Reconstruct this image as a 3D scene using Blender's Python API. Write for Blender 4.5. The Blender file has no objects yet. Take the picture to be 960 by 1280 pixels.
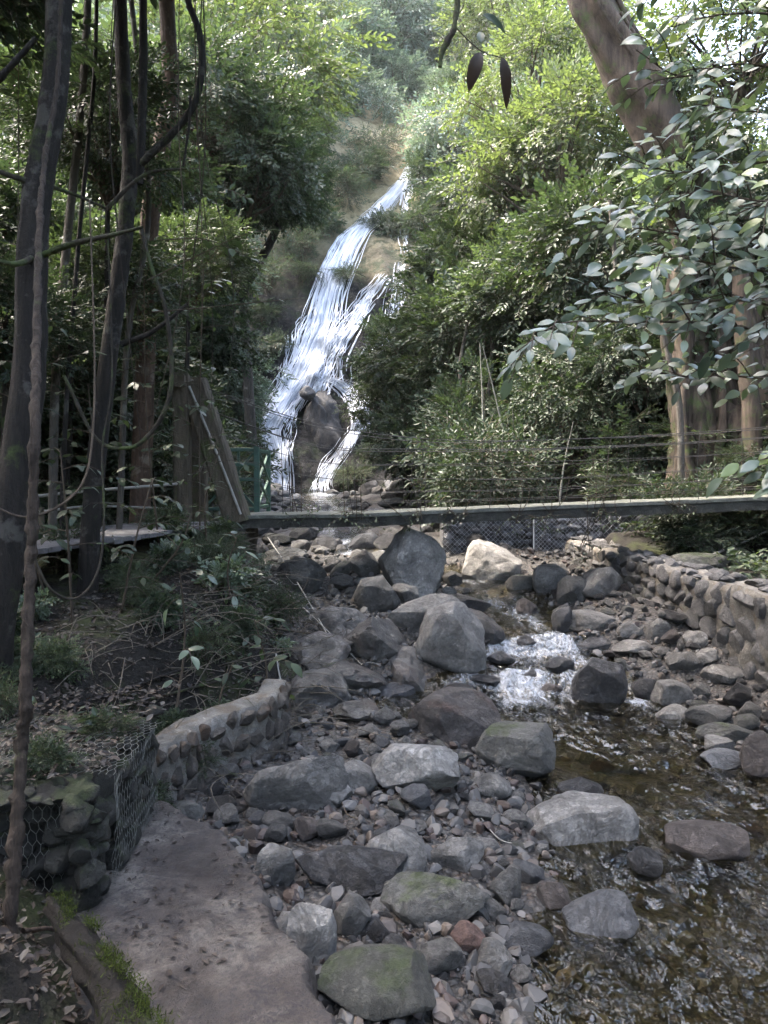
import bpy, bmesh, math, random
import numpy as np
from mathutils import Vector, Matrix, noise as mnoise

scene = bpy.context.scene
COL = scene.collection
rng = np.random.default_rng(7)
random.seed(7)
PI = math.pi

# ------------------------------------------------------------------ camera geometry (metres; eye 2.3 m over the near pool)
CAMZ = 2.3
PITCH = math.atan(40 / 960)
CP, SP = math.cos(PITCH), math.sin(PITCH)

def ray(px, py):
    u = (px - 480) / 960.0
    v = -(py - 640) / 960.0
    return Vector((u, CP + v * SP, -SP + v * CP))

def at(px, py, d):
    r = ray(px, py)
    return Vector((0, 0, CAMZ)) + r * (d / r.y)

# ------------------------------------------------------------------ noise
def _hash(ix, iy, iz):
    n = (ix * 374761393 + iy * 668265263 + iz * 1274126177) & 0x7fffffff
    n = ((n ^ (n >> 13)) * 1103515245) & 0x7fffffff
    n = ((n ^ (n >> 16)) * 668265263) & 0x7fffffff
    return (n & 0xffff) / 65535.0

def vnoise(p):
    p = np.asarray(p, dtype=np.float64)
    i = np.floor(p).astype(np.int64)
    f = p - i
    u = f * f * (3 - 2 * f)
    r = 0
    for dx in (0, 1):
        wx = u[:, 0] if dx else 1 - u[:, 0]
        for dy in (0, 1):
            wy = u[:, 1] if dy else 1 - u[:, 1]
            for dz in (0, 1):
                wz = u[:, 2] if dz else 1 - u[:, 2]
                r = r + wx * wy * wz * _hash(i[:, 0] + dx, i[:, 1] + dy, i[:, 2] + dz)
    return r * 2 - 1

def fbm(p, octv=4, gain=.5, lac=2.03):
    p = np.asarray(p, dtype=np.float64)
    a, s, t = 1.0, 0, 0
    for k in range(octv):
        s = s + a * vnoise(p + 17.3 * k)
        t += a
        a *= gain
        p = p * lac
    return s / t

def n2(x, y, f, octv=3, seed=0):
    x = np.asarray(x, dtype=np.float64); y = np.asarray(y, dtype=np.float64)
    sh = x.shape
    P = np.stack([x.ravel() * f + seed * 3.7, y.ravel() * f - seed * 1.9, np.full(x.size, seed * .77)], 1)
    return fbm(P, octv).reshape(sh)

def sstep(a, b, x):
    t = np.clip((x - a) / (b - a), 0, 1)
    return t * t * (3 - 2 * t)

# ------------------------------------------------------------------ mesh builder
class MB:
    def __init__(s):
        s.V, s.F, s.M, s.T, s.n = [], [], [], [], 0
    def add(s, V, F, mat=0, tint=None):
        V = np.asarray(V, dtype=np.float64).reshape(-1, 3)
        F = np.asarray(F, dtype=np.int64)
        s.V.append(V)
        s.F.append(F + s.n)
        s.M.append(np.full(len(F), mat, dtype=np.int32))
        if tint is None:
            tint = np.full(len(V), .5)
        elif np.isscalar(tint):
            tint = np.full(len(V), float(tint))
        s.T.append(np.asarray(tint, dtype=np.float64))
        s.n += len(V)
        return s
    def mesh(s, name, mats, origin=(0, 0, 0), smooth=True, sharp=None):
        me = bpy.data.meshes.new(name)
        V = np.concatenate(s.V) - np.array(origin)[None, :]
        me.vertices.add(len(V))
        me.vertices.foreach_set('co', V.astype(np.float32).ravel())
        loops = np.concatenate([f.ravel() for f in s.F]).astype(np.int32)
        tot = np.concatenate([np.full(len(f), f.shape[1], dtype=np.int32) for f in s.F])
        st = np.concatenate([[0], np.cumsum(tot)[:-1]]).astype(np.int32)
        me.loops.add(len(loops))
        me.loops.foreach_set('vertex_index', loops)
        me.polygons.add(len(tot))
        me.polygons.foreach_set('loop_start', st)
        me.polygons.foreach_set('loop_total', tot)
        me.polygons.foreach_set('material_index', np.concatenate(s.M))
        me.polygons.foreach_set('use_smooth', np.full(len(tot), smooth))
        me.update(calc_edges=True)
        a = me.attributes.new('tint', 'FLOAT', 'POINT')
        a.data.foreach_set('value', np.concatenate(s.T).astype(np.float32))
        for m in (mats if isinstance(mats, (list, tuple)) else [mats]):
            me.materials.append(m)
        if smooth and sharp:
            me.set_sharp_from_angle(angle=math.radians(sharp))
        me.validate()
        return me
    def build(s, name, mats, parent=None, loc=None, smooth=True, sharp=None):
        if parent is not None:
            org = np.array(parent.location) if parent.parent is None else np.array(parent.location) + np.array(parent.parent.location)
        else:
            org = np.array(loc) if loc is not None else np.zeros(3)
        me = s.mesh(name, mats, org, smooth, sharp)
        o = bpy.data.objects.new(name, me)
        COL.objects.link(o)
        if parent is not None:
            o.parent = parent
        elif loc is not None:
            o.location = loc
        return o

def tag(o, label, cat, group=None, kind=None):
    o['label'] = label
    o['category'] = cat
    if group: o['group'] = group
    if kind: o['kind'] = kind
    return o

def thing(name, label, cat, loc=(0, 0, 0), group=None):
    o = bpy.data.objects.new(name, None)
    o.empty_display_size = .2
    COL.objects.link(o)
    o.location = loc
    return tag(o, label, cat, group)

def child(name, mesh, parent, loc=(0, 0, 0), rot=(0, 0, 0), scale=(1, 1, 1)):
    o = bpy.data.objects.new(name, mesh)
    COL.objects.link(o)
    o.parent = parent
    o.location = loc; o.rotation_euler = rot; o.scale = scale
    return o

# ------------------------------------------------------------------ shapes
def spline(pts, n):
    P = np.array([list(p) for p in pts], dtype=np.float64)
    if len(P) == 2:
        t = np.linspace(0, 1, n)[:, None]
        return P[0] * (1 - t) + P[1] * t
    Q = np.vstack([2 * P[0] - P[1], P, 2 * P[-1] - P[-2]])
    out = []
    for t in np.linspace(0, len(P) - 1, n):
        i = min(int(t), len(P) - 2); f = t - i
        a, b, c, d = Q[i], Q[i + 1], Q[i + 2], Q[i + 3]
        out.append(.5 * (2 * b + (c - a) * f + (2 * a - 5 * b + 4 * c - d) * f * f + (3 * b - a - 3 * c + d) * f ** 3))
    return np.array(out)

def tube(pts, radii, sides=6, n=None, wob=0, flute=0, cap=True, seed=0):
    P = spline(pts, n) if n else np.array([list(p) for p in pts], dtype=np.float64)
    m = len(P)
    R = np.interp(np.linspace(0, 1, m), np.linspace(0, 1, len(radii)), radii) if hasattr(radii, '__len__') else np.full(m, radii)
    T = np.gradient(P, axis=0)
    T /= np.linalg.norm(T, axis=1)[:, None] + 1e-9
    N = np.zeros_like(T)
    ref = np.array([1., 0, 0]) if abs(T[0][0]) < .8 else np.array([0, 1., 0])
    for i in range(m):
        v = ref - T[i] * np.dot(ref, T[i])
        v /= np.linalg.norm(v) + 1e-9
        N[i] = v; ref = v
    B = np.cross(T, N)
    a = np.linspace(0, 2 * PI, sides, endpoint=False)
    rad = R[:, None] * np.ones((1, sides))
    if flute:
        rad = rad * (1 + flute * (np.sin(a * 3 + seed)[None, :] * .6 + np.sin(a * 5 + seed * 2 + np.arange(m)[:, None] * .15) * .5))
    V = P[:, None, :] + rad[:, :, None] * (np.cos(a)[None, :, None] * N[:, None, :] + np.sin(a)[None, :, None] * B[:, None, :])
    V = V.reshape(-1, 3)
    if wob:
        dirs = V - np.repeat(P, sides, axis=0)
        L = np.linalg.norm(dirs, axis=1)[:, None] + 1e-9
        mr = float(np.mean(R))
        V = V + dirs / L * (fbm(V / (mr * 1.6) + seed, 3) * wob * np.repeat(R, sides))[:, None]
    i = np.arange(m - 1)[:, None] * sides
    j = np.arange(sides)[None, :]
    j2 = (j + 1) % sides
    F = np.stack([i + j, i + j2, i + sides + j2, i + sides + j], -1).reshape(-1, 4)
    return V, F

def box(c, s, rot=0, R=None):
    c = np.array(c); h = np.array(s) / 2
    V = np.array([[x, y, z] for x in (-1, 1) for y in (-1, 1) for z in (-1, 1)]) * h
    if R is None:
        cz, sz = math.cos(rot), math.sin(rot)
        R = np.array([[cz, -sz, 0], [sz, cz, 0], [0, 0, 1]])
    V = V @ np.asarray(R).T + c
    F = [[0, 1, 3, 2], [4, 6, 7, 5], [0, 4, 5, 1], [2, 3, 7, 6], [0, 2, 6, 4], [1, 5, 7, 3]]
    return V, np.array(F)

def beam(p, q, w, h, seg=1, up=(0, 0, 1), wob=0, seed=0):
    """a squared timber from p to q, bevelled, w across, h high"""
    p, q = np.array(p, float), np.array(q, float)
    d = q - p; L = np.linalg.norm(d); d /= L
    s = np.cross(d, np.array(up, float)); s /= np.linalg.norm(s) + 1e-9
    u = np.cross(s, d)
    b = min(w, h) * .1
    prof = [(-w / 2 + b, -h / 2), (w / 2 - b, -h / 2), (w / 2, -h / 2 + b), (w / 2, h / 2 - b), (w / 2 - b, h / 2), (-w / 2 + b, h / 2), (-w / 2, h / 2 - b), (-w / 2, -h / 2 + b)]
    V = []
    for k in range(seg + 1):
        for (a, c) in prof:
            V.append(p + d * L * k / seg + s * a + u * c)
    V = np.array(V)
    if wob:
        V = V + np.stack([fbm(V * 4 + seed, 3), fbm(V * 4 + 9 + seed, 3), fbm(V * 4 + 21 + seed, 3)], 1) * wob
    F = []
    for k in range(seg):
        for j in range(8):
            F.append([k * 8 + j, k * 8 + (j + 1) % 8, k * 8 + 8 + (j + 1) % 8, k * 8 + 8 + j])
    for base in (0, seg * 8):
        F += [[base, base + 1, base + 2, base + 3], [base, base + 3, base + 4, base + 7], [base + 4, base + 5, base + 6, base + 7]]
    return V, np.array(F)

_ico = {}
def ico(sub):
    if sub not in _ico:
        bm = bmesh.new()
        bmesh.ops.create_icosphere(bm, subdivisions=sub, radius=1)
        bm.verts.ensure_lookup_table()
        V = np.array([v.co[:] for v in bm.verts]); F = np.array([[v.index for v in f.verts] for f in bm.faces])
        bm.free()
        _ico[sub] = (V / np.linalg.norm(V, axis=1)[:, None], F)
    return _ico[sub]

def rock(seed, sub=4, cuts=10, lo=.5, hi=.85, rough=.05, soft=.96):
    """a stone of about unit radius: a ball cut by planes, then weathered"""
    r = np.random.default_rng(seed)
    V, F = ico(sub)
    V = V.copy()
    V += .12 * np.stack([fbm(V * 1.1 + seed, 2), fbm(V * 1.1 + 40 + seed, 2), fbm(V * 1.1 + 80 + seed, 2)], 1)
    for k in range(cuts):
        n = r.normal(size=3); n /= np.linalg.norm(n)
        o = r.uniform(lo, hi)
        ex = np.maximum(V @ n - o, 0)
        V -= soft * ex[:, None] * n
    V /= np.abs(V).max(axis=0)
    for k in range(cuts + 6 if sub > 3 else 3):             # chips and fresh breaks
        n = r.normal(size=3); n /= np.linalg.norm(n)
        pr = V @ n
        o = pr.max() * r.uniform(.80, .95)
        V -= .97 * np.maximum(pr - o, 0)[:, None] * n
    if rough:
        nn = V / (np.linalg.norm(V, axis=1)[:, None] + 1e-9)
        d = fbm(V * 2.2 + seed * 1.3, 5, .55)
        rg = 1 - np.abs(fbm(V * 1.6 + seed * 2.1 + 50, 3))
        V += nn * (d * rough - np.clip(rg - .86, 0, 1) * rough * 2.2)[:, None]
    return V, F

def rotz(a):
    c, s = math.cos(a), math.sin(a)
    return np.array([[c, -s, 0], [s, c, 0], [0, 0, 1.]])

def rand_rots(n, r, tilt=PI):
    """random rotation matrices (n,3,3)"""
    q = r.normal(size=(n, 4)); q /= np.linalg.norm(q, axis=1)[:, None]
    w, x, y, z = q.T
    return np.stack([np.stack([1 - 2 * (y * y + z * z), 2 * (x * y - z * w), 2 * (x * z + y * w)], -1),
                     np.stack([2 * (x * y + z * w), 1 - 2 * (x * x + z * z), 2 * (y * z - x * w)], -1),
                     np.stack([2 * (x * z - y * w), 2 * (y * z + x * w), 1 - 2 * (x * x + y * y)], -1)], 1)

def frames(D, up, r=None, roll=0):
    """matrices whose columns are side, D (y axis), normal"""
    D = D / (np.linalg.norm(D, axis=1)[:, None] + 1e-9)
    U = np.broadcast_to(np.asarray(up, float), D.shape).copy()
    if roll and r is not None:
        U = U + r.normal(size=D.shape) * roll
    S = np.cross(D, U); S /= np.linalg.norm(S, axis=1)[:, None] + 1e-9
    N = np.cross(S, D)
    return np.stack([S, D, N], -1)

def scatter(mb, V, F, R, T, mat=0, tint=None, S=None):
    """copies of (V,F) under rotations R, offsets T, scales S into one mesh builder"""
    n, k = len(T), len(V)
    W = np.einsum('nij,kj->nki', R, V) if S is None else np.einsum('nij,nkj->nki', R, V[None] * (S[:, None, :] if S.ndim == 2 else S[:, None, None]))
    W = W + T[:, None, :]
    FF = F[None] + (np.arange(n) * k)[:, None, None]
    t = np.repeat(tint if tint is not None else np.full(n, .5), k)
    mb.add(W.reshape(-1, 3), FF.reshape(-1, F.shape[1]), mat, t)

# ------------------------------------------------------------------ materials
class NT:
    def __init__(s, name):
        s.m = bpy.data.materials.new(name)
        s.m.use_nodes = True
        s.t = s.m.node_tree
        s.t.nodes.clear()
        s.out = s.t.nodes.new('ShaderNodeOutputMaterial')
    def n(s, typ, **kw):
        nd = s.t.nodes.new(typ)
        for k, v in kw.items():
            if k.startswith('i_'):
                nd.inputs[k[2:].replace('_', ' ')].default_value = v
            else:
                setattr(nd, k, v)
        return nd
    def l(s, a, b):
        s.t.links.new(a, b)
    def coord(s, kind='Object', scale=None):
        tc = s.n('ShaderNodeTexCoord')
        if scale is None: return tc.outputs[kind]
        mp = s.n('ShaderNodeMapping')
        mp.inputs['Scale'].default_value = scale
        s.l(tc.outputs[kind], mp.inputs['Vector'])
        return mp.outputs['Vector']
    def pos(s):
        return s.n('ShaderNodeNewGeometry').outputs['Position']
    def noise(s, vec, scale, detail=5, rough=.55, dist=0):
        nd = s.n('ShaderNodeTexNoise')
        nd.inputs['Scale'].default_value = scale; nd.inputs['Detail'].default_value = detail
        nd.inputs['Roughness'].default_value = rough; nd.inputs['Distortion'].default_value = dist
        if vec is not None: s.l(vec, nd.inputs['Vector'])
        return nd.outputs['Fac']
    def voro(s, vec, scale, feature='F1', out='Distance'):
        nd = s.n('ShaderNodeTexVoronoi', feature=feature)
        nd.inputs['Scale'].default_value = scale
        if vec is not None: s.l(vec, nd.inputs['Vector'])
        return nd.outputs[out]
    def ramp(s, fac, stops, interp='LINEAR'):
        nd = s.n('ShaderNodeValToRGB')
        cr = nd.color_ramp; cr.interpolation = interp
        while len(cr.elements) < len(stops): cr.elements.new(.5)
        for e, (p, c) in zip(cr.elements, stops):
            e.position = p
            e.color = (c, c, c, 1) if not hasattr(c, '__len__') else (*c[:3], 1)
        s.l(fac, nd.inputs['Fac'])
        return nd.outputs['Color']
    def mix(s, fac, a, b, blend='MIX'):
        nd = s.n('ShaderNodeMix', data_type='RGBA', blend_type=blend)
        for sock, v in ((nd.inputs[0], fac), (nd.inputs[6], a), (nd.inputs[7], b)):
            if hasattr(v, 'is_output'): s.l(v, sock)
            elif hasattr(v, '__len__'): sock.default_value = (*v[:3], 1)
            else: sock.default_value = v
        return nd.outputs[2]
    def math(s, op, a, b=0.0, clamp=False):
        nd = s.n('ShaderNodeMath', operation=op, use_clamp=clamp)
        for sock, v in ((nd.inputs[0], a), (nd.inputs[1], b)):
            if hasattr(v, 'is_output'): s.l(v, sock)
            else: sock.default_value = v
        return nd.outputs[0]
    def bump(s, h, strength=.5, dist=.02, nrm=None):
        nd = s.n('ShaderNodeBump')
        nd.inputs['Strength'].default_value = strength; nd.inputs['Distance'].default_value = dist
        s.l(h, nd.inputs['Height'])
        if nrm is not None: s.l(nrm, nd.inputs['Normal'])
        return nd.outputs['Normal']
    def attr(s, name='tint'):
        return s.n('ShaderNodeAttribute', attribute_name=name).outputs['Fac']
    def rnd(s):
        return s.n('ShaderNodeObjectInfo').outputs['Random']
    def bsdf(s, col, rough=.7, nrm=None, spec=.5, **kw):
        p = s.n('ShaderNodeBsdfPrincipled')
        for sock, v in ((p.inputs['Base Color'], col), (p.inputs['Roughness'], rough), (p.inputs['Specular IOR Level'], spec)):
            if hasattr(v, 'is_output'): s.l(v, sock)
            elif hasattr(v, '__len__'): sock.default_value = (*v[:3], 1)
            else: sock.default_value = v
        if nrm is not None: s.l(nrm, p.inputs['Normal'])
        for k, v in kw.items():
            p.inputs[k.replace('_', ' ')].default_value = v
        return p.outputs['BSDF']
    def done(s, sh):
        s.l(sh, s.out.inputs['Surface'])
        return s.m

def mat_rock(name, dark, light, rough=.78, moss=0.0, moss_col=(.042, .056, .016), stain=None, scale=1.0, wet=False):
    t = NT(name)
    v = t.coord('Object')
    rn = t.rnd()
    ofs = t.n('ShaderNodeVectorMath', operation='ADD')
    t.l(v, ofs.inputs[0])
    cmb = t.n('ShaderNodeCombineXYZ')
    t.l(t.math('MULTIPLY', rn, 31.0), cmb.inputs[0]); t.l(t.math('MULTIPLY', rn, 57.0), cmb.inputs[1])
    t.l(cmb.outputs[0], ofs.inputs[1])
    v = ofs.outputs[0]
    big = t.noise(v, 3.2 * scale, 6, .6, .4)
    fine = t.noise(v, 38 * scale, 5, .7)
    col = t.ramp(big, [(.28, dark), (.52, tuple((a + b) / 2 for a, b in zip(dark, light))), (.74, light)])
    sp = t.ramp(fine, [(.3, .62), (.55, 1.0), (.75, 1.25)])
    col = t.mix(1.0, col, sp, 'MULTIPLY')
    if stain:
        sm = t.ramp(t.noise(v, 2.1 * scale, 4, .6, 1.0), [(.5, 0), (.66, 1)])
        col = t.mix(t.math('MULTIPLY', sm, .7), col, stain)
    lich = t.ramp(t.noise(v, 9 * scale, 6, .7), [(.60, 0), (.68, 1)])
    col = t.mix(t.math('MULTIPLY', lich, .35), col, tuple(min(1, c * 1.9 + .02) for c in light))
    # each stone a little lighter or darker
    hsv = t.n('ShaderNodeHueSaturation')
    t.l(col, hsv.inputs['Color'])
    tt = t.attr('tint')
    t.l(t.math('MULTIPLY', t.math('ADD', t.math('MULTIPLY', rn, .55), .72), t.math('ADD', t.math('MULTIPLY', tt, .5), .75)), hsv.inputs['Value'])
    col = hsv.outputs['Color']
    if moss:
        g = t.n('ShaderNodeNewGeometry')
        sep = t.n('ShaderNodeSeparateXYZ'); t.l(g.outputs['Normal'], sep.inputs[0])
        mk = t.math('ADD', t.noise(v, 4.5 * scale, 6, .65), t.math('MULTIPLY', sep.outputs[2], .22))
        mm = t.ramp(mk, [(.84 - moss * .32, 0), (.98 - moss * .30, 1)])
        mc = t.mix(t.noise(v, 25 * scale, 4), tuple(c * .45 for c in moss_col), tuple(c * 1.7 for c in moss_col))
        col = t.mix(t.math('MULTIPLY', mm, .9), col, mc)
    crack = t.ramp(t.noise(v, 3.0 * scale, 7, .75, 2.5), [(.47, 1), (.5, 0), (.53, 1)])
    h = t.math('ADD', t.math('MULTIPLY', big, .8), t.math('MULTIPLY', t.noise(v, 16 * scale, 8, .72), .8))
    h = t.math('ADD', h, t.math('MULTIPLY', crack, .16))
    nrm = t.bump(h, .9, .06 / scale if scale > 1 else .06)
    return t.done(t.bsdf(col, rough, nrm, .5))

def mat_leaf(name, dark, light, trans=.35, rough=.38, spec=.5, tcol=None, young=None):
    t = NT(name)
    f = t.math('ADD', t.math('MULTIPLY', t.attr('tint'), .75), t.math('MULTIPLY', t.rnd(), .25))
    stops = [(.1, dark), (.8, light)]
    if young: stops = [(.08, dark), (.72, light), (.97, young)]
    col = t.ramp(f, stops)
    p = t.bsdf(col, rough, None, spec)
    tr = t.n('ShaderNodeBsdfTranslucent')
    tc = t.mix(1.0, col, tcol or (1.35, 1.42, .78), 'MULTIPLY')
    t.l(tc, tr.inputs['Color'])
    mx = t.n('ShaderNodeMixShader'); mx.inputs[0].default_value = trans
    t.l(p, mx.inputs[1]); t.l(tr.outputs[0], mx.inputs[2])
    return t.done(mx.outputs[0])

def mat_bark(name, dark, light, moss=0.0, stretch=(9, 9, 1.6), mossc=(.05, .075, .02), pale=None):
    t = NT(name)
    v = t.coord('Object', stretch)
    v0 = t.coord('Object')
    a = t.noise(v, 2.2, 7, .7, .8)
    col = t.ramp(a, [(.3, dark), (.68, light)])
    if pale:
        pm = t.ramp(t.noise(v0, 5, 5, .65), [(.56, 0), (.64, 1)])
        col = t.mix(t.math('MULTIPLY', pm, .7), col, pale)
    if moss:
        mm = t.ramp(t.noise(v0, 3.5, 6, .7), [(.62 - moss * .35, 0), (.75 - moss * .3, 1)])
        col = t.mix(t.math('MULTIPLY', mm, .85), col, t.mix(t.noise(v0, 40, 3), tuple(c * .5 for c in mossc), tuple(c * 1.6 for c in mossc)))
    nrm = t.bump(t.math('ADD', a, t.math('MULTIPLY', t.noise(v0, 45, 5), .35)), .9, .03)
    return t.done(t.bsdf(col, .85, nrm, .3))

def mat_plain(name, col, rough=.6, bump=0, bscale=30, var=.25, metal=0.0, spec=.5):
    t = NT(name)
    v = t.coord('Object')
    nz = t.noise(v, bscale * .25, 5, .65)
    c = t.ramp(nz, [(.25, tuple(x * (1 - var) for x in col)), (.75, tuple(min(1, x * (1 + var)) for x in col))])
    nrm = t.bump(t.noise(v, bscale, 6, .7), bump, .02) if bump else None
    return t.done(t.bsdf(c, rough, nrm, spec, Metallic=metal))

MAT = {}
# ================================================================== SETTING: ground, stream, cliff, waterfall
def ip(tab):
    xs, ys = zip(*tab)
    return lambda y: np.interp(y, xs, ys)
W = ip([(-30, -.25), (1, -.03), (6.5, 0), (7.4, .05), (7.9, .10), (8.15, .22), (8.5, .27), (8.72, .30), (8.9, .45), (10, .55), (11, .7), (12, .74), (13, .88), (14.4, .98), (16, 1.05), (20, 1.28), (26, 1.52), (35, 1.75), (60, 1.8)])
BL = ip([(-30, -3), (0, -.35), (2.5, -.55), (3.1, -1.0), (4.7, -1.35), (6.1, -1.0), (7.4, -.75), (8, -.75), (8.9, -.95), (11, -1.75), (14.4, -2.4), (20, -3), (28, -4.5), (35, -6.3), (60, -7)])
LW = ip([(-30, 0), (1.5, .15), (3, .5), (4.2, .85), (5, 1.0), (6, 1.0), (6.7, 1.0), (7.0, .4), (7.4, -.2), (7.9, .0), (8.3, .9), (8.9, 1.1), (11, 1.15), (12.2, .7), (13, -.2), (14.4, -1.1), (20, -2), (28, -3.4), (35, -5.4), (60, -5.4)])
RW = ip([(-30, 4), (1.5, 3.4), (5, 3.3), (6, 3.0), (7.4, 3.0), (8, 2.75), (8.6, 2.4), (8.9, 2.25), (11, 2.3), (12.2, 1.9), (13, .9), (14.4, -.1), (20, -.6), (28, -1.2), (35, -1.2), (60, -1)])
BR = ip([(-30, 5), (1.5, 4.6), (6, 4.0), (7.2, 3.85), (8.5, 3.62), (10, 3.45), (11.6, 3.4), (12.5, 3.3), (12.8, 4.5), (13.35, 4.5), (13.6, 1.3), (16, 1.2), (22, 1.3), (30, .8), (35, .6), (60, .6)])
ZL = ip([(-30, .6), (3, .82), (3.6, .9), (5, 1.02), (6.5, 1.2), (8, 1.4), (9.5, 1.52), (12, 1.58), (14, 1.75), (20, 2.0), (35, 3), (60, 3)])
ZR = ip([(-30, .6), (6, .95), (7.5, 1.08), (11.5, 1.2), (13, 1.6), (20, 1.9), (35, 2.6), (60, 3)])
HL = ip([(-30, -6), (9, -5.6), (12, -5.4), (14, -4.4), (20, -4.6), (35, -7), (60, -8)])
HR = ip([(-30, 6.5), (9, 5.6), (11, 5.2), (13, 4.6), (16, 2.9), (22, 2.4), (30, 1.4), (35, .9), (60, 1)])

def ground(x, y):
    x = np.asarray(x, float); y = np.asarray(y, float)
    w, l, r, bl, br = W(y), LW(y), RW(y), BL(y), BR(y)
    inside = np.minimum(x - l, r - x)
    depth = .20 * sstep(-.05, .55, inside)
    beach_l = .02 + .13 * sstep(0, .9, l - x)
    beach_r = .02 + .20 * sstep(0, .9, x - r)
    z = w + np.where(inside > 0, .02 - depth, np.where(x < l, beach_l, beach_r))
    z = z + n2(x, y, 2.3, 4, 3) * .07 + n2(x, y, 7, 3, 5) * .03
    tl = bl - x + n2(x, y, .9, 3, 8) * .18
    kl = sstep(0, 1.0, tl)
    zl = ZL(y) + n2(x, y, .8, 4, 2) * .14 + n2(x, y, 4, 3, 4) * .035
    z = z * (1 - kl) + zl * kl
    tr = x - br
    kr = sstep(0.05, .45, tr)
    zr = ZR(y) + n2(x, y, .8, 4, 6) * .12 + n2(x, y, 4, 3, 7) * .04
    z = z * (1 - kr) + zr * kr
    hl = np.maximum(HL(y) - x, 0); hr = np.maximum(x - HR(y), 0)
    z = z + .8 * np.minimum(hl, 16) + .35 * np.maximum(hl - 16, 0) + .85 * np.minimum(hr, 14) + .3 * np.maximum(hr - 14, 0)
    z = z + (sstep(0, 3, hl) + sstep(0, 3, hr)) * n2(x, y, .35, 4, 9) * .9
    return z

def gz(x, y):
    return float(ground(np.array([x]), np.array([y]))[0])

def on_ground(px, py, dmin=1.5, dmax=45):
    r = ray(px, py)
    ds = np.concatenate([np.linspace(dmin, 16, 60), np.linspace(16.5, dmax, 50)])
    for _ in range(2):
        X = r.x / r.y * ds; Z = CAMZ + r.z / r.y * ds
        hit = np.nonzero(Z < ground(X, ds))[0]
        k = hit[0] if len(hit) else len(ds) - 1
        ds = np.linspace(ds[max(k - 1, 0)], ds[k], 24)
    d = float(ds[min(k, 23)])
    return Vector((float(X[k]), d, gz(float(X[k]), d)))

def on_water(px, py):
    r = ray(px, py)
    ds = np.linspace(1.5, 36, 1500)
    Z = CAMZ + r.z / r.y * ds
    hit = np.nonzero(Z < W(ds))[0]
    d = float(ds[hit[0]]) if len(hit) else 36.
    return Vector((r.x / r.y * d, d, float(W(d))))

def lines(segs):
    out = []
    for a, b, s in segs:
        out.append(np.arange(a, b, s))
    return np.concatenate(out)

def grid_faces(nx, ny):
    i = np.arange(ny - 1)[:, None] * nx + np.arange(nx - 1)[None, :]
    return np.stack([i, i + 1, i + nx + 1, i + nx], -1).reshape(-1, 4)

# ---- ground materials: wet gravelly bed, dark forest soil on the banks
t = NT('bed_gravel')
p = t.pos()
vd = t.voro(p, 26, 'F1', 'Distance')
vc = t.voro(p, 26, 'F1', 'Color')
sepc = t.n('ShaderNodeSeparateColor'); t.l(vc, sepc.inputs[0])
col = t.ramp(sepc.outputs[0], [(.1, (.025, .024, .022)), (.45, (.055, .051, .046)), (.7, (.10, .092, .082)), (.9, (.075, .055, .042))])  # kept extra dark to stand for the black shadow between rocks
col = t.mix(t.ramp(t.noise(p, 2.2, 5, .6), [(.42, .0), (.62, .65)]), col, (.040, .034, .027))
edge = t.ramp(vd, [(.3, 1), (.62, .35)])  # painted shade in the gaps between the drawn pebbles
col = t.mix(1.0, col, edge, 'MULTIPLY')
nrm = t.bump(t.math('ADD', t.math('MULTIPLY', vd, -1.0), t.math('MULTIPLY', t.noise(p, 60, 5), .5)), .8, .03)
MAT['bed'] = t.done(t.bsdf(col, .55, nrm, .5))
t = NT('forest_soil')
p = t.pos()
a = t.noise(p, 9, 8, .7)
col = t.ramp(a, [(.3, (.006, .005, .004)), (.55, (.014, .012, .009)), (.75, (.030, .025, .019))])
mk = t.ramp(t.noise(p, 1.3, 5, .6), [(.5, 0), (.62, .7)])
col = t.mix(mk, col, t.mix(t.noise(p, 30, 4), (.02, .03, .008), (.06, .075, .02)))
nrm = t.bump(t.math('ADD', a, t.math('MULTIPLY', t.noise(p, 55, 4), .5)), .9, .05)
MAT['soil'] = t.done(t.bsdf(col, .9, nrm, .3))

xs = lines([(-60, -20, 3), (-20, -6, .5), (-6, -3, .15), (-3, 4.4, .055), (4.4, 7, .15), (7, 20, .5), (20, 61, 3)])
ys = lines([(-25, 0, 1.5), (0, 2, .25), (2, 9.5, .06), (9.5, 15, .1), (15, 37.5, .3)])
GX, GY = np.meshgrid(xs, ys)
GZ = ground(GX, GY)
mb = MB()
F = grid_faces(len(xs), len(ys))
fx = GX.ravel()[F].mean(1); fy = GY.ravel()[F].mean(1)
soil = (fx < BL(fy) - .25 + .2 * n2(fx, fy, 1.5, 2, 1)) | (fx > BR(fy) + .3)
V = np.stack([GX, GY, GZ], -1).reshape(-1, 3)
mb.add(V, F[:1])
mb.F, mb.M = [F], [soil.astype(np.int32)]
o = mb.build('ground', [MAT['bed'], MAT['soil']])
tag(o, 'gravelly stream bed between dark forest banks and hillsides', 'ground', kind='structure')

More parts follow.
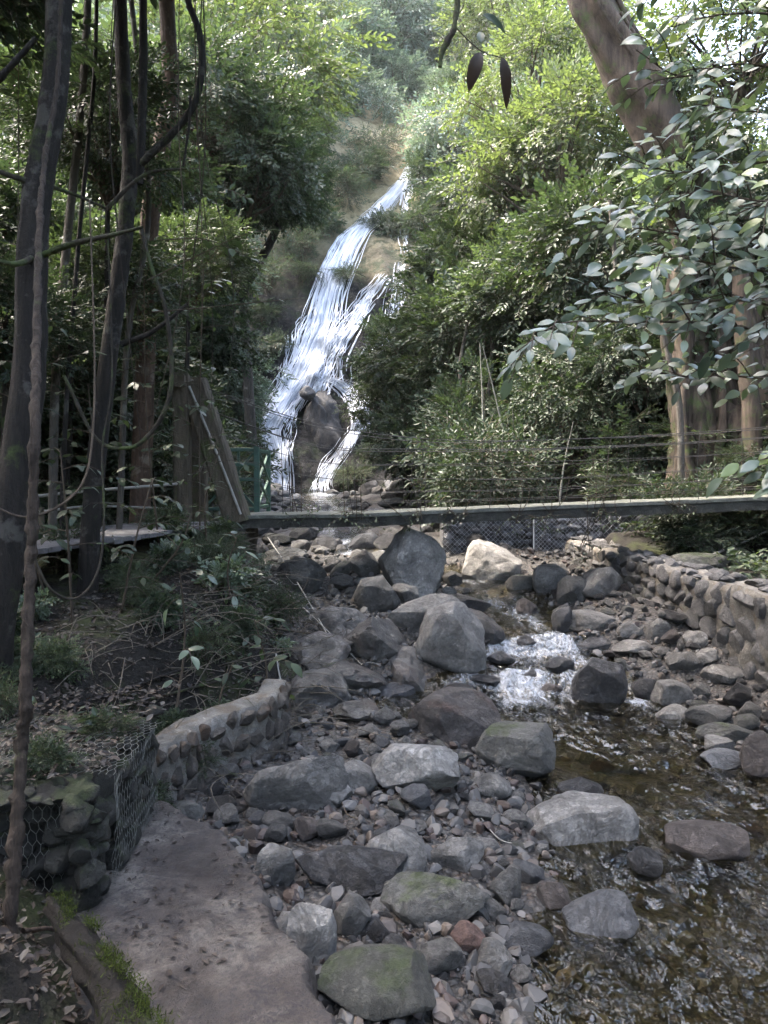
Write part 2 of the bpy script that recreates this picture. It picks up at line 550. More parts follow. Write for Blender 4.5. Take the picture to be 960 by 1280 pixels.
# ---- stream water
FOAM = []   # world x, y, half-length along x, along y, strength
def foam_px(px, py, rx, ry, s=1.0):
    c = on_water(px, py)
    FOAM.append((c.x, c.y, rx, ry, s))
for a in [(640, 812, .42, .09, 1.6), (600, 818, .25, .10, 1.2), (690, 818, .3, .14, 1.3), (720, 830, .2, .15, 1.0), (655, 862, .30, .16, 1.6), (640, 880, .18, .15, 1.2),
          (700, 868, .3, .18, 1.3), (690, 845, .2, .12, .9), (640, 800, .28, .07, .8), (740, 905, .16, .22, .45), (650, 765, .16, .35, .8), (700, 800, .16, .2, .9), (620, 752, .22, .3, .6),
          (610, 742, .15, .35, .65), (668, 780, .12, .3, .6), (797, 882, .09, .08, 1.4), (590, 728, .3, .3, .55), (572, 722, .2, .2, .7), (425, 680, .35, .5, 1.6), (432, 693, .45, .3, 1.0), (410, 665, .4, .6, .9),
          (385, 640, .9, 1.2, .7), (350, 622, .8, 2.0, 1.2), (405, 618, .6, 2.0, 1.2), (560, 870, .2, .1, .25), (745, 1040, .12, .35, .3), (700, 1050, .05, .2, .2), (880, 1085, .2, .4, .28)]:
    foam_px(*a)
xs = lines([(-6.5, -2, .12), (-2, -.4, .06), (-.4, 4.2, .028)])
ys = lines([(1.0, 9.6, .028), (9.6, 15, .06), (15, 36.3, .2)])
GX, GY = np.meshgrid(xs, ys)
inside = np.minimum(GX - LW(GY), RW(GY) - GX)
slope = np.gradient(W(ys), ys)[:, None] * np.ones_like(GX)
foam = np.zeros_like(GX)
for fx_, fy_, rx, ry, s in FOAM:
    foam = np.maximum(foam, .62 * s * np.exp(-((GX - fx_) / rx / 1.15) ** 2 - ((GY - fy_) / ry / 1.3) ** 2))
lat = sstep(.0, .35, inside)
foam = foam + lat * np.clip(slope - .12, 0, .6) * .75 + lat * .18 * sstep(11.5, 10.5, GY) * sstep(7.0, 7.8, GY) * sstep(.5, .9, GX)
brk = np.clip(.9 + 1.3 * n2(GX, GY * .55, 2.6, 3, 33), .0, 1.15)
foam = foam * brk
P1 = np.stack([GX.ravel() * 4.5, GY.ravel() * 2.2, np.zeros(GX.size)], 1)
P2 = np.stack([GX.ravel() * 11, GY.ravel() * 6.5, np.full(GX.size, 3.)], 1)
P1[:, 0] += .8 * fbm(P1 * .35 + 5, 2)
rip = (1 - np.abs(fbm(P1, 3)) ** .8).reshape(GX.shape) * .085 + fbm(P2, 3).reshape(GX.shape) * .016
fast = .55 + 1.1 * np.clip(slope * 3, 0, 1) + .7 * np.clip(foam, 0, 1.2)
fast *= .75 + .65 * sstep(5.8, 4.6, GY) * sstep(.9, 1.5, GX)
calm = sstep(.0, .9, GX - (LW(GY) + .1)) * .8 + .2
GZ = W(GY) + (rip - .03) * fast * calm
F = grid_faces(len(xs), len(ys))
keep = (inside.ravel()[F].max(1) > -.45)
mb = MB()
foam += .05 * sstep(6.2, 4.5, GY) * sstep(1.15, 1.7, GX) + .05 * sstep(7.6, 6.6, GY) * sstep(1.0, 1.4, GX)  # faint white streaks standing in for sky glints on the near ripples
mb.add(np.stack([GX, GY, GZ], -1).reshape(-1, 3), F[keep], 0, np.clip(foam, 0, .74).ravel())
t = NT('clear_brown_stream_water')
p = t.pos()
mp = t.n('ShaderNodeMapping'); mp.inputs['Scale'].default_value = (1, .45, 1)
t.l(p, mp.inputs['Vector'])
wv = t.noise(mp.outputs[0], 6.5, 3, .5, 1.2)
wv2 = t.noise(mp.outputs[0], 22, 2, .5, .6)
patch = t.ramp(t.noise(mp.outputs[0], 1.3, 3, .6, .8), [(.36, .18), (.62, 1)])
nrm = t.bump(t.math('MULTIPLY', patch, t.math('ADD', wv, t.math('MULTIPLY', wv2, .22))), 1.0, .12)
fr = t.n('ShaderNodeFresnel'); fr.inputs['IOR'].default_value = 1.34
t.l(nrm, fr.inputs['Normal'])
gl = t.n('ShaderNodeBsdfGlossy'); gl.inputs['Roughness'].default_value = .03
gl.inputs['Color'].default_value = (1, 1, 1, 1)
t.l(nrm, gl.inputs['Normal'])
tr = t.n('ShaderNodeBsdfTransparent'); tr.inputs['Color'].default_value = (.60, .56, .40, 1)
mx = t.n('ShaderNodeMixShader')
t.l(t.math('MULTIPLY', fr.outputs[0], 1.15, True), mx.inputs[0]); t.l(tr.outputs[0], mx.inputs[1]); t.l(gl.outputs[0], mx.inputs[2])
fo = t.bsdf((.56, .60, .64), .5, nrm, .4)
mp2 = t.n('ShaderNodeMapping'); mp2.inputs['Scale'].default_value = (1, .33, 1)
t.l(p, mp2.inputs['Vector'])
fn = t.noise(mp2.outputs[0], 14, 9, .8, 1.6)
fa = t.attr('tint')
fm = t.ramp(t.math('ADD', fn, t.math('MULTIPLY', fa, .36)), [(.62, 0), (1.0, 1)])
mx2 = t.n('ShaderNodeMixShader')
t.l(fm, mx2.inputs[0]); t.l(mx.outputs[0], mx2.inputs[1]); t.l(fo, mx2.inputs[2])
MAT['water'] = t.done(mx2.outputs[0])
o = mb.build('water', MAT['water'])
tag(o, 'clear shallow brownish stream with white riffles running between the boulders', 'stream', kind='structure')

# ---- the cliff behind: a leaning rock face that goes over into a forested slope
CY = ip([(-6, 34.2), (1.75, 35), (4, 36.2), (6, 36.8), (12, 40.5), (17, 43.2), (22, 47), (25, 51), (32, 62), (54, 95)])
def cliff(x, z):
    """y of the rock face at width x and height z"""
    x = np.asarray(x, float); z = np.asarray(z, float)
    y = CY(z)
    P = np.stack([x.ravel() * .22, z.ravel() * .16, np.zeros(x.size)], 1)
    P3 = np.stack([x.ravel() * .8, z.ravel() * .55, np.full(x.size, 4.)], 1)
    P4 = np.stack([x.ravel() * 2.4, z.ravel() * 1.5, np.full(x.size, 9.)], 1)
    d = fbm(P, 3) * 1.6 + fbm(P3, 4) * .75 + fbm(P4, 3) * .25
    d = d.reshape(x.shape)
    # walls close in on both sides of the fall
    side = np.maximum(np.abs(x + 1.2 - (z - 1.75) * .2) - 3.6, 0)
    y = y + d - .33 * np.minimum(side, 14) * sstep(-4, 6, z)
    y = y + sstep(11, 20, x) * 2.2 * np.maximum(z - 9, 0)
    return y
def cliff_pt(px, py, out=0.0):
    r = ray(px, py)
    ds = np.linspace(30, 110, 1600)
    X = r.x / r.y * ds; Z = CAMZ + r.z / r.y * ds
    hit = np.nonzero(cliff(X, Z) - out < ds)[0]
    k = hit[0] if len(hit) else 1599
    return Vector((X[k], ds[k], Z[k]))
xs = lines([(-48, -12, 1.2), (-12, 10, .22), (10, 48, 1.2)])
zs = lines([(-4, 24, .22), (24, 61, .8)])
GX, GZ = np.meshgrid(xs, zs)
GY = cliff(GX, GZ)
t = NT('wet_mossy_cliff_rock')
p = t.pos()
mp = t.n('ShaderNodeMapping'); mp.inputs['Scale'].default_value = (1, 1, .45)
t.l(p, mp.inputs['Vector'])
a = t.noise(mp.outputs[0], 1.1, 9, .68, .5)
col = t.ramp(a, [(.3, (.005, .005, .005)), (.5, (.013, .0125, .012)), (.68, (.036, .034, .031))])
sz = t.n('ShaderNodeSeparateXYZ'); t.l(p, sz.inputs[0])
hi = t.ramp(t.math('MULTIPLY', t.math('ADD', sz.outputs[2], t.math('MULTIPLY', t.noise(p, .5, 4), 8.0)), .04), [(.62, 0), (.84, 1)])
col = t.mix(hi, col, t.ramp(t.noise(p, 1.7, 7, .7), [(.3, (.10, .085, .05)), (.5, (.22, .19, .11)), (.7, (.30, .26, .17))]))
mk = t.ramp(t.noise(p, .9, 7, .7), [(.52, 0), (.62, .85)])
col = t.mix(mk, col, t.mix(t.noise(p, 8, 5, .7), (.006, .011, .004), (.034, .048, .019)))
nrm = t.bump(t.math('ADD', a, t.math('MULTIPLY', t.noise(p, 7, 6, .7), .4)), 1.0, .5)
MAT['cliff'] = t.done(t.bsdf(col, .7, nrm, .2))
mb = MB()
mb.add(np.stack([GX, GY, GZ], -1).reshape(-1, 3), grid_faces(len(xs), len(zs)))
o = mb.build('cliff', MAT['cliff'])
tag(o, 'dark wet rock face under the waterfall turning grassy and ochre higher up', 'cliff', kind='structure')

# ---- waterfall: lacy ribbons of white water lying on the rock face
t = NT('falling_white_water')
uv = t.n('ShaderNodeAttribute', attribute_name='flow').outputs['Vector']
def uvn(sx, sy, det, rg, dist):
    mp = t.n('ShaderNodeMapping'); mp.inputs['Scale'].default_value = (sx, sy, 1)
    t.l(uv, mp.inputs['Vector'])
    return t.noise(mp.outputs[0], 1, det, rg, dist)
n1 = uvn(1.3, .22, 8, .66, .8)
n22 = uvn(4.5, .4, 5, .62, .5)
cov = t.attr('tint')
m = t.math('ADD', t.math('ADD', t.math('MULTIPLY', n1, .75), t.math('MULTIPLY', n22, .5)), t.math('MULTIPLY', cov, .42))
al = t.ramp(m, [(.86, 0), (1.25, .6)])
wh = t.bsdf(t.ramp(n22, [(.35, (.55, .62, .74)), (.6, (.9, .92, .95))]), .45, t.bump(m, .6, .1), .4)
tl = t.n('ShaderNodeBsdfTranslucent'); tl.inputs['Color'].default_value = (.85, .9, .95, 1)
ms = t.n('ShaderNodeMixShader'); ms.inputs[0].default_value = .3
t.l(wh, ms.inputs[1]); t.l(tl.outputs[0], ms.inputs[2])
tp = t.n('ShaderNodeBsdfTransparent')
mx = t.n('ShaderNodeMixShader')
t.l(al, mx.inputs[0]); t.l(tp.outputs[0], mx.inputs[1]); t.l(ms.outputs[0], mx.inputs[2])
MAT['fall'] = t.done(mx.outputs[0])

wf = thing('waterfall', 'tall white waterfall streaming in strands down the leaning rock face', 'waterfall', tuple(cliff_pt(380, 600)))
wf['kind'] = 'structure'
STRANDS = [  # (centre px, py, half width px, cover) from the lip downwards
    [(545, 178, 10, .5), (522, 200, 14, .75), (510, 222, 14, .5), (492, 245, 15, .45), (466, 272, 20, .55), (440, 300, 24, .8), (422, 335, 25, .95), (410, 370, 23, .95), (402, 405, 26, .95), (388, 440, 28, 1.0), (372, 475, 30, 1.0), (352, 508, 26, .95), (336, 540, 20, .85), (345, 575, 24, .8), (345, 618, 24, .95)],
    [(482, 345, 14, .4), (466, 365, 18, .6), (448, 390, 22, .9), (430, 415, 22, .95), (412, 445, 26, .95), (400, 475, 34, .9), (385, 500, 36, .8)],
    [(395, 470, 30, .7), (425, 480, 30, .8), (442, 500, 22, .95), (447, 530, 17, .95), (436, 555, 18, .7), (418, 578, 20, .95), (404, 600, 16, 1.0), (402, 616, 18, .9)],
    [(500, 330, 14, .25), (497, 380, 24, .5), (490, 420, 26, .5), (470, 460, 30, .55), (462, 500, 26, .6), (465, 540, 18, .4)],
    [(385, 395, 9, .35), (376, 410, 9, .6), (370, 440, 9, .5), (362, 470, 10, .55), (352, 490, 14, .5)],
    [(360, 420, 7, .3), (356, 450, 8, .35), (350, 480, 10, .4)],
    [(516, 215, 7, .5), (508, 250, 8, .35), (506, 290, 9, .4), (512, 320, 12, .35)],
    [(372, 505, 12, .6), (366, 530, 12, .6), (360, 560, 12, .55), (356, 600, 16, .6)],
]
MAT['spray'] = None
t = NT('white_water_threads')
wh = t.bsdf(t.ramp(t.attr('tint'), [(0, (.20, .23, .28)), (.45, (.46, .49, .53)), (1, (.80, .81, .83))]), .4, None, .4)
tl = t.n('ShaderNodeBsdfTranslucent'); tl.inputs['Color'].default_value = (.7, .76, .84, 1)
ms = t.n('ShaderNodeMixShader'); ms.inputs[0].default_value = .35
t.l(wh, ms.inputs[1]); t.l(tl.outputs[0], ms.inputs[2])
MAT['spray'] = t.done(ms.outputs[0])
rw = np.random.default_rng(404)
for si, S in enumerate(STRANDS):
    A = np.array(S, float)
    n = 90
    C = spline([(a[0], a[1], 0) for a in A], n)
    ss = np.linspace(0, len(A) - 1, n)
    hw = np.interp(ss, np.arange(len(A)), A[:, 2]); cv = np.interp(ss, np.arange(len(A)), A[:, 3])
    cen = [cliff_pt(c[0], c[1]) for c in C]
    CX = np.array([c.x for c in cen]); CZ = np.array([c.z for c in cen]); CYY = np.array([c.y for c in cen])
    HW = .70 * hw * CYY / 960
    mb = MB()
    # a thin veil of water over the rock
    m = 11
    V, T, UV = [], [], []
    for k in range(n):
        for j in range(m):
            u = j / (m - 1) * 2 - 1
            x = CX[k] + u * HW[k]
            V.append((x, float(cliff(np.array([x]), np.array([CZ[k]]))[0]) - .16 - .02 * si, CZ[k] + .05)); T.append(cv[k] * .42 * (1 - abs(u) ** 2) - .5 * abs(u) ** 3); UV.append((u * HW[k] + si * 7.3, k * .3, si))
    mb.add(np.array(V), grid_faces(m, n), 0, np.array(T))
    nv = len(V)
    # the separate threads
    area = float(np.sum(HW[:-1] * 2 * cv[:-1] * np.abs(np.diff(CZ))))
    N = int(20 + area * 26)
    VV, FF, TT = [], [], []
    cnt = 0
    pc = cv / cv.sum()
    for q in range(N):
        k0 = int(rw.choice(n, p=pc)); ln_ = int(rw.uniform(6, 30)); k0 = max(0, k0 - ln_ // 2); k1 = min(n - 1, k0 + ln_)
        if k1 - k0 < 4: continue
        u0 = np.clip(rw.normal(0, .5), -1.3, 1.3); du = rw.normal(0, .22)
        wd = rw.uniform(.008, .030) * (1.8 if rw.random() < .15 else 1)
        ks = np.arange(k0, k1 + 1); f = (ks - k0) / (k1 - k0)
        u = u0 + du * f + .10 * np.sin(f * rw.uniform(3, 9) + q)
        x = CX[ks] + u * HW[ks]; z = CZ[ks] + rw.normal(0, .05)
        y = cliff(x, z) - .17 - .12 * rw.random() - .05 * np.sin(f * PI)
        w_ = wd * np.sin(PI * np.clip(f * .92 + .04, 0, 1)) ** .6
        L0 = np.stack([x - w_, y, z], 1); M0 = np.stack([x, y - w_ * .9, z], 1); R0 = np.stack([x + w_, y, z], 1)
        Vq = np.stack([L0, M0, R0], 1).reshape(-1, 3)
        VV.append(Vq); FF.append(grid_faces(3, len(ks)) + cnt); cnt += len(Vq)
        TT.append(np.full(len(Vq), rw.random()))
    mb.add(np.vstack(VV), np.vstack(FF), 1, np.concatenate(TT))
    o = mb.build('water_strand', [MAT['fall'], MAT['spray']], wf)
    at_ = o.data.attributes.new('flow', 'FLOAT_VECTOR', 'POINT')
    full = np.zeros((len(o.data.vertices), 3), np.float32); full[:nv] = np.array(UV)
    at_.data.foreach_set('vector', full.ravel())
# ================================================================== ROCKS
MAT['grey'] = mat_rock('weathered_grey_basalt', (.048, .046, .042), (.225, .216, .198))
MAT['pale'] = mat_rock('pale_grey_basalt', (.085, .082, .076), (.345, .333, .308))
MAT['dark'] = mat_rock('wet_dark_basalt', (.018, .018, .019), (.07, .068, .067), rough=.3)
MAT['blue'] = mat_rock('blue_grey_basalt', (.040, .042, .046), (.135, .138, .142), rough=.6)
MAT['brown'] = mat_rock('brown_river_stone', (.036, .029, .026), (.105, .085, .073), rough=.5)
MAT['red'] = mat_rock('rust_stained_stone', (.05, .043, .040), (.15, .135, .125), stain=(.125, .07, .05))
MAT['rust'] = mat_rock('rust_red_stone', (.075, .042, .034), (.155, .095, .074))
MAT['mossy'] = mat_rock('mossy_grey_stone', (.042, .042, .038), (.14, .136, .122), moss=.40)
MAT['green'] = mat_rock('deep_moss_stone', (.035, .035, .03), (.09, .09, .075), moss=.6, moss_col=(.03, .042, .013))
MAT['ledge'] = mat_rock('cracked_bedrock', (.034, .032, .029), (.18, .172, .158), rough=.45, scale=1.4, stain=(.075, .058, .048))

def boulder(px, pb, w, h, mat, label, seed, name='boulder', cat='boulder', sub=5, cuts=11, lo=.5, hi=.85, yaw=0., dep=.85, tilt=(0, 0), rough=.075, sink=.2, group=None, water=False):
    """a stone whose foot is seen at (px, pb) and that looks w x h pixels large"""
    c = on_water(px, pb) if water else on_ground(px, pb)
    d = c.y
    ww = w / 960 * d
    slope = (CAMZ - c.z) / d
    dd = ww * dep
    ww *= 1.08; dd *= 1.08
    hh = max(1.10 * h / 960 * d * math.sqrt(1 + slope * slope) - dd * slope * .55, .3 * ww)
    hh = min(hh, 1.15 * ww)
    V, F = rock(seed, sub, cuts, lo, hi, rough)
    R = np.array(Matrix.Rotation(tilt[0], 3, 'X') @ Matrix.Rotation(tilt[1], 3, 'Y')) @ rotz(yaw)
    V = V @ R.T
    V = V - (V.max(axis=0) + V.min(axis=0)) / 2
    ex = np.abs(V).max(axis=0)
    V = V / ex * np.array([ww / 2, dd / 2, hh * (1 + sink) / 2])
    mb = MB()
    cz = c.z + hh * (1 - sink) / 2 - .01
    loc = (c.x, d + dd * .42, cz)
    mb.add(V + np.array(loc), F)
    o = mb.build(name, MAT[mat], loc=loc, sharp=33)
    tag(o, label, cat, group)
    o['_r'] = max(ww, dd) / 2
    return o

B = boulder
BOULDERS = [
 # near stream bank
 B(735, 1084, 146, 86, 'pale', 'large pale grey flat-topped boulder alone at the water edge near a small round stone', 101, cuts=8, lo=.55, hi=.8, yaw=.4, tilt=(.12, .12), dep=.75),
 B(571, 932, 112, 70, 'red', 'domed boulder with a rust-tinted top standing in front of the white riffle', 217, cuts=9, lo=.6, yaw=.2),
 B(521, 994, 108, 66, 'pale', 'blocky pale boulder with a flat top and one mossy end just below the rust-topped dome', 305, cuts=7, lo=.6, hi=.78, yaw=.1, dep=.8),
 B(650, 972, 98, 64, 'mossy', 'dark mossy wedge-shaped boulder beside the rust-topped dome at the water edge', 411, cuts=9, tilt=(0, -.3), yaw=.7),
 B(900, 1080, 106, 48, 'brown', 'smooth brown rounded boulder sitting in the fast water', 523, cuts=4, lo=.7, hi=.95, rough=.03, water=True),
 B(760, 1172, 92, 52, 'blue', 'blue-grey low boulder standing alone in the shallow water below the flat-topped boulder', 602, cuts=7, water=True, lo=.6),
 B(812, 1100, 40, 38, 'dark', 'small dark round stone touching the water beside the big flat-topped boulder', 702, cuts=4, lo=.75, sub=4, water=True),
 B(490, 1095, 86, 60, 'grey', 'grey boulder resting on the upper edge of the dark flat slab', 808, cuts=9, yaw=.5),
 B(438, 1118, 142, 46, 'dark', 'long dark flat slab of stone lying across the gravel', 904, cuts=7, lo=.5, hi=.75, dep=.5),
 B(546, 1158, 136, 60, 'mossy', 'wide low olive-tinted boulder with a rough broken top on the gravel', 1009, cuts=9, dep=.6, tilt=(.1, .05)),
 B(368, 1018, 130, 72, 'grey', 'sloping triangular grey slab leaning at the foot of the mortared stone wall', 1106, cuts=6, lo=.45, hi=.75, tilt=(.1, .42), dep=.5),
 B(470, 1285, 150, 84, 'green', 'big dark moss-stained rounded boulder at the corner of the concrete slab', 1203, cuts=5, lo=.65, hi=.9, rough=.03),
 B(342, 1108, 50, 48, 'grey', 'tilted grey slab stone wedged against the edge of the concrete slab', 1301, cuts=7, sub=4, tilt=(0, -.6), dep=.6),
 B(440, 1176, 46, 54, 'grey', 'upright grey stone below the long dark slab', 1407, cuts=8, sub=4),
 B(388, 1208, 62, 78, 'pale', 'pale jagged stone against the edge of the concrete slab', 1502, cuts=9, dep=.6),
 B(354, 1190, 44, 46, 'pale', 'pale lump stone half set into the concrete slab edge', 1511, cuts=7, sub=4),
 B(493, 1218, 48, 48, 'dark', 'dark angular stone standing between the mossy rounded boulder and the gravel', 1605, cuts=8, sub=4),
 B(573, 1090, 66, 44, 'grey', 'kite-shaped grey stone lying in the middle of the gravel bar', 1702, cuts=7, sub=4, dep=.7),
 B(658, 1196, 72, 38, 'blue', 'flat oblong grey stone at the water edge below the round gravel pool', 1803, cuts=7, sub=4, dep=.6),
 B(632, 1132, 42, 46, 'grey', 'squat grey stone between the gravel pool and the wide olive-tinted boulder', 1904, cuts=7, sub=4),
 B(587, 1197, 46, 40, 'rust', 'rust red stone tucked below the wide olive-tinted boulder', 2003, cuts=5, sub=4),
 B(619, 1220, 48, 42, 'grey', 'grey wedge stone beside the rust red stone', 2107, cuts=7, sub=4),
 B(620, 1246, 44, 34, 'dark', 'dark wet wedge stone lowest on the gravel edge', 2111, cuts=7, sub=4),
 B(436, 996, 68, 44, 'grey', 'grey stone with a slanted face above the sloping triangular slab', 2205, cuts=8, sub=4),
 B(695, 1140, 42, 36, 'brown', 'brown half-sunk stone next to the blue-grey boulder in the shallows', 2301, cuts=6, sub=4),
 B(615, 1000, 52, 32, 'grey', 'tilted thin slab propped on the gravel under the mossy wedge boulder', 2305, cuts=6, sub=4, tilt=(.1, .5)),
 B(730, 1000, 56, 26, 'dark', 'dark flat stone barely above the water beyond the flat-topped boulder', 2309, cuts=6, sub=4, dep=.6, water=True),
 B(415, 1010, 50, 34, 'pale', 'pale slant-edged stone beside the sloping triangular slab', 2311, cuts=7, sub=4),
 B(383, 1052, 36, 30, 'brown', 'small tan rounded stone on the gravel below the sloping slab', 2313, cuts=4, sub=4),
 B(465, 1180, 44, 36, 'dark', 'dark purple-grey stone touching the upright grey stone', 2317, cuts=6, sub=4),
 B(228, 1030, 44, 28, 'mossy', 'small mossy stone at the end of the mortared wall', 2319, cuts=6, sub=4),
 # middle
 B(566, 842, 86, 88, 'pale', 'tall pale cracked boulder leaning over the rocky ledge above the pool', 2404, cuts=10, lo=.55, tilt=(.15, .25), yaw=.3),
 B(532, 798, 96, 56, 'pale', 'broad pale boulder with a shadowed undercut behind the tall cracked one', 2503, cuts=9, dep=.8, tilt=(-.1, -.15)),
 B(516, 742, 82, 84, 'pale', 'largest pale boulder with yellow-green lichen under the footbridge', 2633, cuts=10, lo=.5, hi=.8, dep=1.0, tilt=(.45, .25), yaw=.6),
 B(618, 735, 74, 58, 'pale', 'pale broken boulder below the wire gabion with a small stone on top', 2701, cuts=10, lo=.5),
 B(471, 766, 56, 46, 'grey', 'rounded grey boulder in front of the lichened pale boulder', 2806, cuts=7, sub=4),
 B(374, 744, 60, 46, 'mossy', 'mossy humped boulder beside the concrete foot of the bridge tower', 2901, cuts=7, sub=4),
 B(753, 884, 64, 60, 'dark', 'dark wet pointed boulder splitting the riffle', 3007, cuts=9, lo=.5, water=True),
 B(604, 808, 56, 44, 'dark', 'dark wet wedge of rock at the edge of the small cascade', 3104, cuts=7, lo=.5, sub=4, tilt=(0, .4)),
 B(585, 765, 60, 22, 'dark', 'dark flat stone lying along the upper stream', 3110, cuts=6, sub=4, dep=.6),
 B(720, 757, 40, 36, 'grey', 'cube-like grey stone on the pile below the wire gabion', 3203, cuts=6, sub=4),
 B(690, 742, 42, 36, 'grey', 'round-shouldered grey stone behind the cube-like stone below the gabion', 3304, cuts=7, sub=4),
 B(655, 742, 40, 24, 'mossy', 'small domed greenish stone at the water edge below the gabion', 3307, cuts=5, sub=4),
 B(756, 745, 56, 36, 'grey', 'slanted grey rock near the upper end of the curved stone wall', 3311, cuts=7, sub=4),
 B(455, 722, 40, 34, 'grey', 'grey block stone behind the rounded grey boulder', 3313, cuts=7, sub=4),
 B(455, 692, 40, 26, 'blue', 'blue-grey rock next to the white water under the footbridge', 3317, cuts=7, sub=4),
 B(428, 674, 22, 18, 'dark', 'small black wet rock in the white water under the footbridge', 3319, cuts=6, sub=4),
 B(380, 672, 32, 18, 'grey', 'pale rounded rock left of the white water under the footbridge'.replace('left of', 'standing before'), 3323, cuts=6, sub=4),
 B(405, 690, 30, 20, 'dark', 'dark rock leaning beside the white water under the footbridge', 3329, cuts=7, sub=4),
 B(345, 682, 40, 16, 'green', 'flat moss-covered rock close to the bridge tower', 3331, cuts=6, sub=4),
 B(350, 704, 60, 20, 'mossy', 'long mossy slab of rock beside the bridge tower foot', 3337, cuts=6, sub=4, dep=.6),
 B(575, 880, 44, 24, 'dark', 'dark smooth stone behind the rust-topped dome at the riffle', 3341, cuts=5, sub=4, water=True),
 B(612, 862, 44, 18, 'dark', 'black flat stone overhung by white water at the riffle', 3343, cuts=5, sub=4, water=True),
 B(668, 856, 30, 18, 'dark', 'small black wet stone in the middle of the riffle', 3347, cuts=5, sub=4, water=True),
 B(628, 832, 34, 18, 'dark', 'low black stone at the near lip of the cascade', 3347, cuts=6, sub=4, water=True),
 B(662, 812, 30, 16, 'dark', 'small dark stone with water sheeting past it at the cascade top', 3351, cuts=6, sub=4, water=True),
 B(702, 842, 34, 20, 'dark', 'dark wet stone on the far side of the cascade', 3357, cuts=6, sub=4, water=True),
 B(640, 862, 26, 14, 'dark', 'smallest black stone breaking the lower riffle', 3361, cuts=6, sub=4, water=True),
 B(690, 868, 30, 15, 'brown', 'brown wet stone amid the lower riffle', 3367, cuts=6, sub=4, water=True),
 B(660, 770, 26, 22, 'brown', 'rusty brown stone standing in the stream above the cascade', 3371, cuts=5, sub=4, water=True),
 # far bank on the other side of the stream
 B(845, 884, 50, 34, 'grey', 'smooth grey stone lying tilted above a small side spill', 3401, cuts=6, sub=4, dep=.7, tilt=(0, -.35)),
 B(818, 876, 44, 30, 'dark', 'dark wet stone beside the small side spill', 3403, cuts=7, sub=4, water=True),
 B(848, 908, 46, 26, 'grey', 'flat pale-faced stone sliding into the side pool', 3407, cuts=6, sub=4, tilt=(0, .35)),
 B(893, 908, 56, 26, 'grey', 'smooth long grey stone at the water edge below the leaning slab', 3411, cuts=5, sub=4, dep=.6),
 B(918, 932, 74, 30, 'mossy', 'broad brownish slab edge on the far shore of the pool', 3413, cuts=7, sub=4, dep=.6),
 B(905, 945, 40, 24, 'pale', 'small pale knobbly stone on the far shore at the water line', 3417, cuts=6, sub=4),
 B(918, 966, 66, 28, 'blue', 'blue-grey low stone lapped by the pool on the far shore', 3419, cuts=6, sub=4, dep=.6),
 B(955, 972, 44, 60, 'brown', 'dark brown rounded boulder cut by the edge of the view on the far shore', 3421, cuts=5, sub=4),
 B(915, 855, 56, 24, 'grey', 'low grey boulder on the cobble shore below the curved wall', 3423, cuts=6, sub=4, dep=.7),
 B(862, 842, 44, 28, 'grey', 'angular grey stone above the still side pool', 3427, cuts=7, sub=4),
 B(886, 832, 30, 22, 'grey', 'small angular stone leaning on the one above the side pool', 3431, cuts=7, sub=4),
 B(872, 810, 28, 22, 'pale', 'pale square block at the foot of the curved stone wall', 3433, cuts=5, lo=.6, hi=.7, sub=4),
 B(797, 820, 46, 20, 'grey', 'wedge-shaped pale stone at the brink of the side pool', 3437, cuts=6, sub=4),
 B(790, 798, 32, 22, 'grey', 'angular light stone behind the wedge-shaped one by the side pool', 3441, cuts=7, sub=4),
 B(740, 815, 60, 20, 'dark', 'dark wet ledge stone beside the small cascade', 3443, cuts=7, sub=4, dep=.6),
 B(707, 792, 30, 36, 'dark', 'dark tilted slab standing at the head of the small cascade', 3447, cuts=7, sub=4, tilt=(0, .5)),
 B(745, 790, 66, 28, 'grey', 'shelf-like grey rock above the dark wet ledge stone', 3449, cuts=7, sub=4, dep=.7),
 B(830, 798, 34, 26, 'grey', 'grey rock resting against the curved stone wall foot', 3453, cuts=7, sub=4),
 B(893, 702, 52, 34, 'green', 'moss-covered boulder behind the curved wall under the shrubs', 3457, cuts=6, sub=4),
 B(925, 708, 50, 24, 'green', 'smaller moss-covered boulder next to a bare branch behind the curved wall', 3461, cuts=6, sub=4),
 B(880, 716, 74, 18, 'green', 'long low moss-covered rock in front of the moss-covered boulder', 3463, cuts=6, sub=4, dep=.5),
]
# bedrock ledge under the bank
for k, (px, pb, w, h, lab) in enumerate([
    (420, 800, 80, 46, 'cracked rock ledge sloping down from the brushy bank'), (462, 830, 90, 62, 'purplish cracked bedrock above the still pool'),
    (505, 862, 80, 52, 'rust-brown ribbed bedrock below the tall pale boulder'), (440, 868, 84, 46, 'shattered bedrock at the lip of the still pool'),
    (400, 840, 76, 50, 'dark bedrock hump below the brush on the bank'), (500, 882, 44, 30, 'rounded grey rock at the edge of the still pool'),
    (395, 885, 80, 44, 'broken bedrock step above the mortared wall'), (445, 905, 60, 30, 'low bedrock slab ending in the still pool')]):
    BOULDERS.append(B(px, pb, w, h, 'ledge' if k != 5 else 'blue', lab, 3600 + k * 7, name='rock_ledge' if k != 5 else 'boulder', cat='rock ledge' if k != 5 else 'boulder', cuts=14, lo=.45, hi=.85, rough=.13, sink=.4, dep=1.1))
# small stone perched on the pale broken boulder
occ = [(o.location.x, o.location.y, o['_r']) for o in BOULDERS]

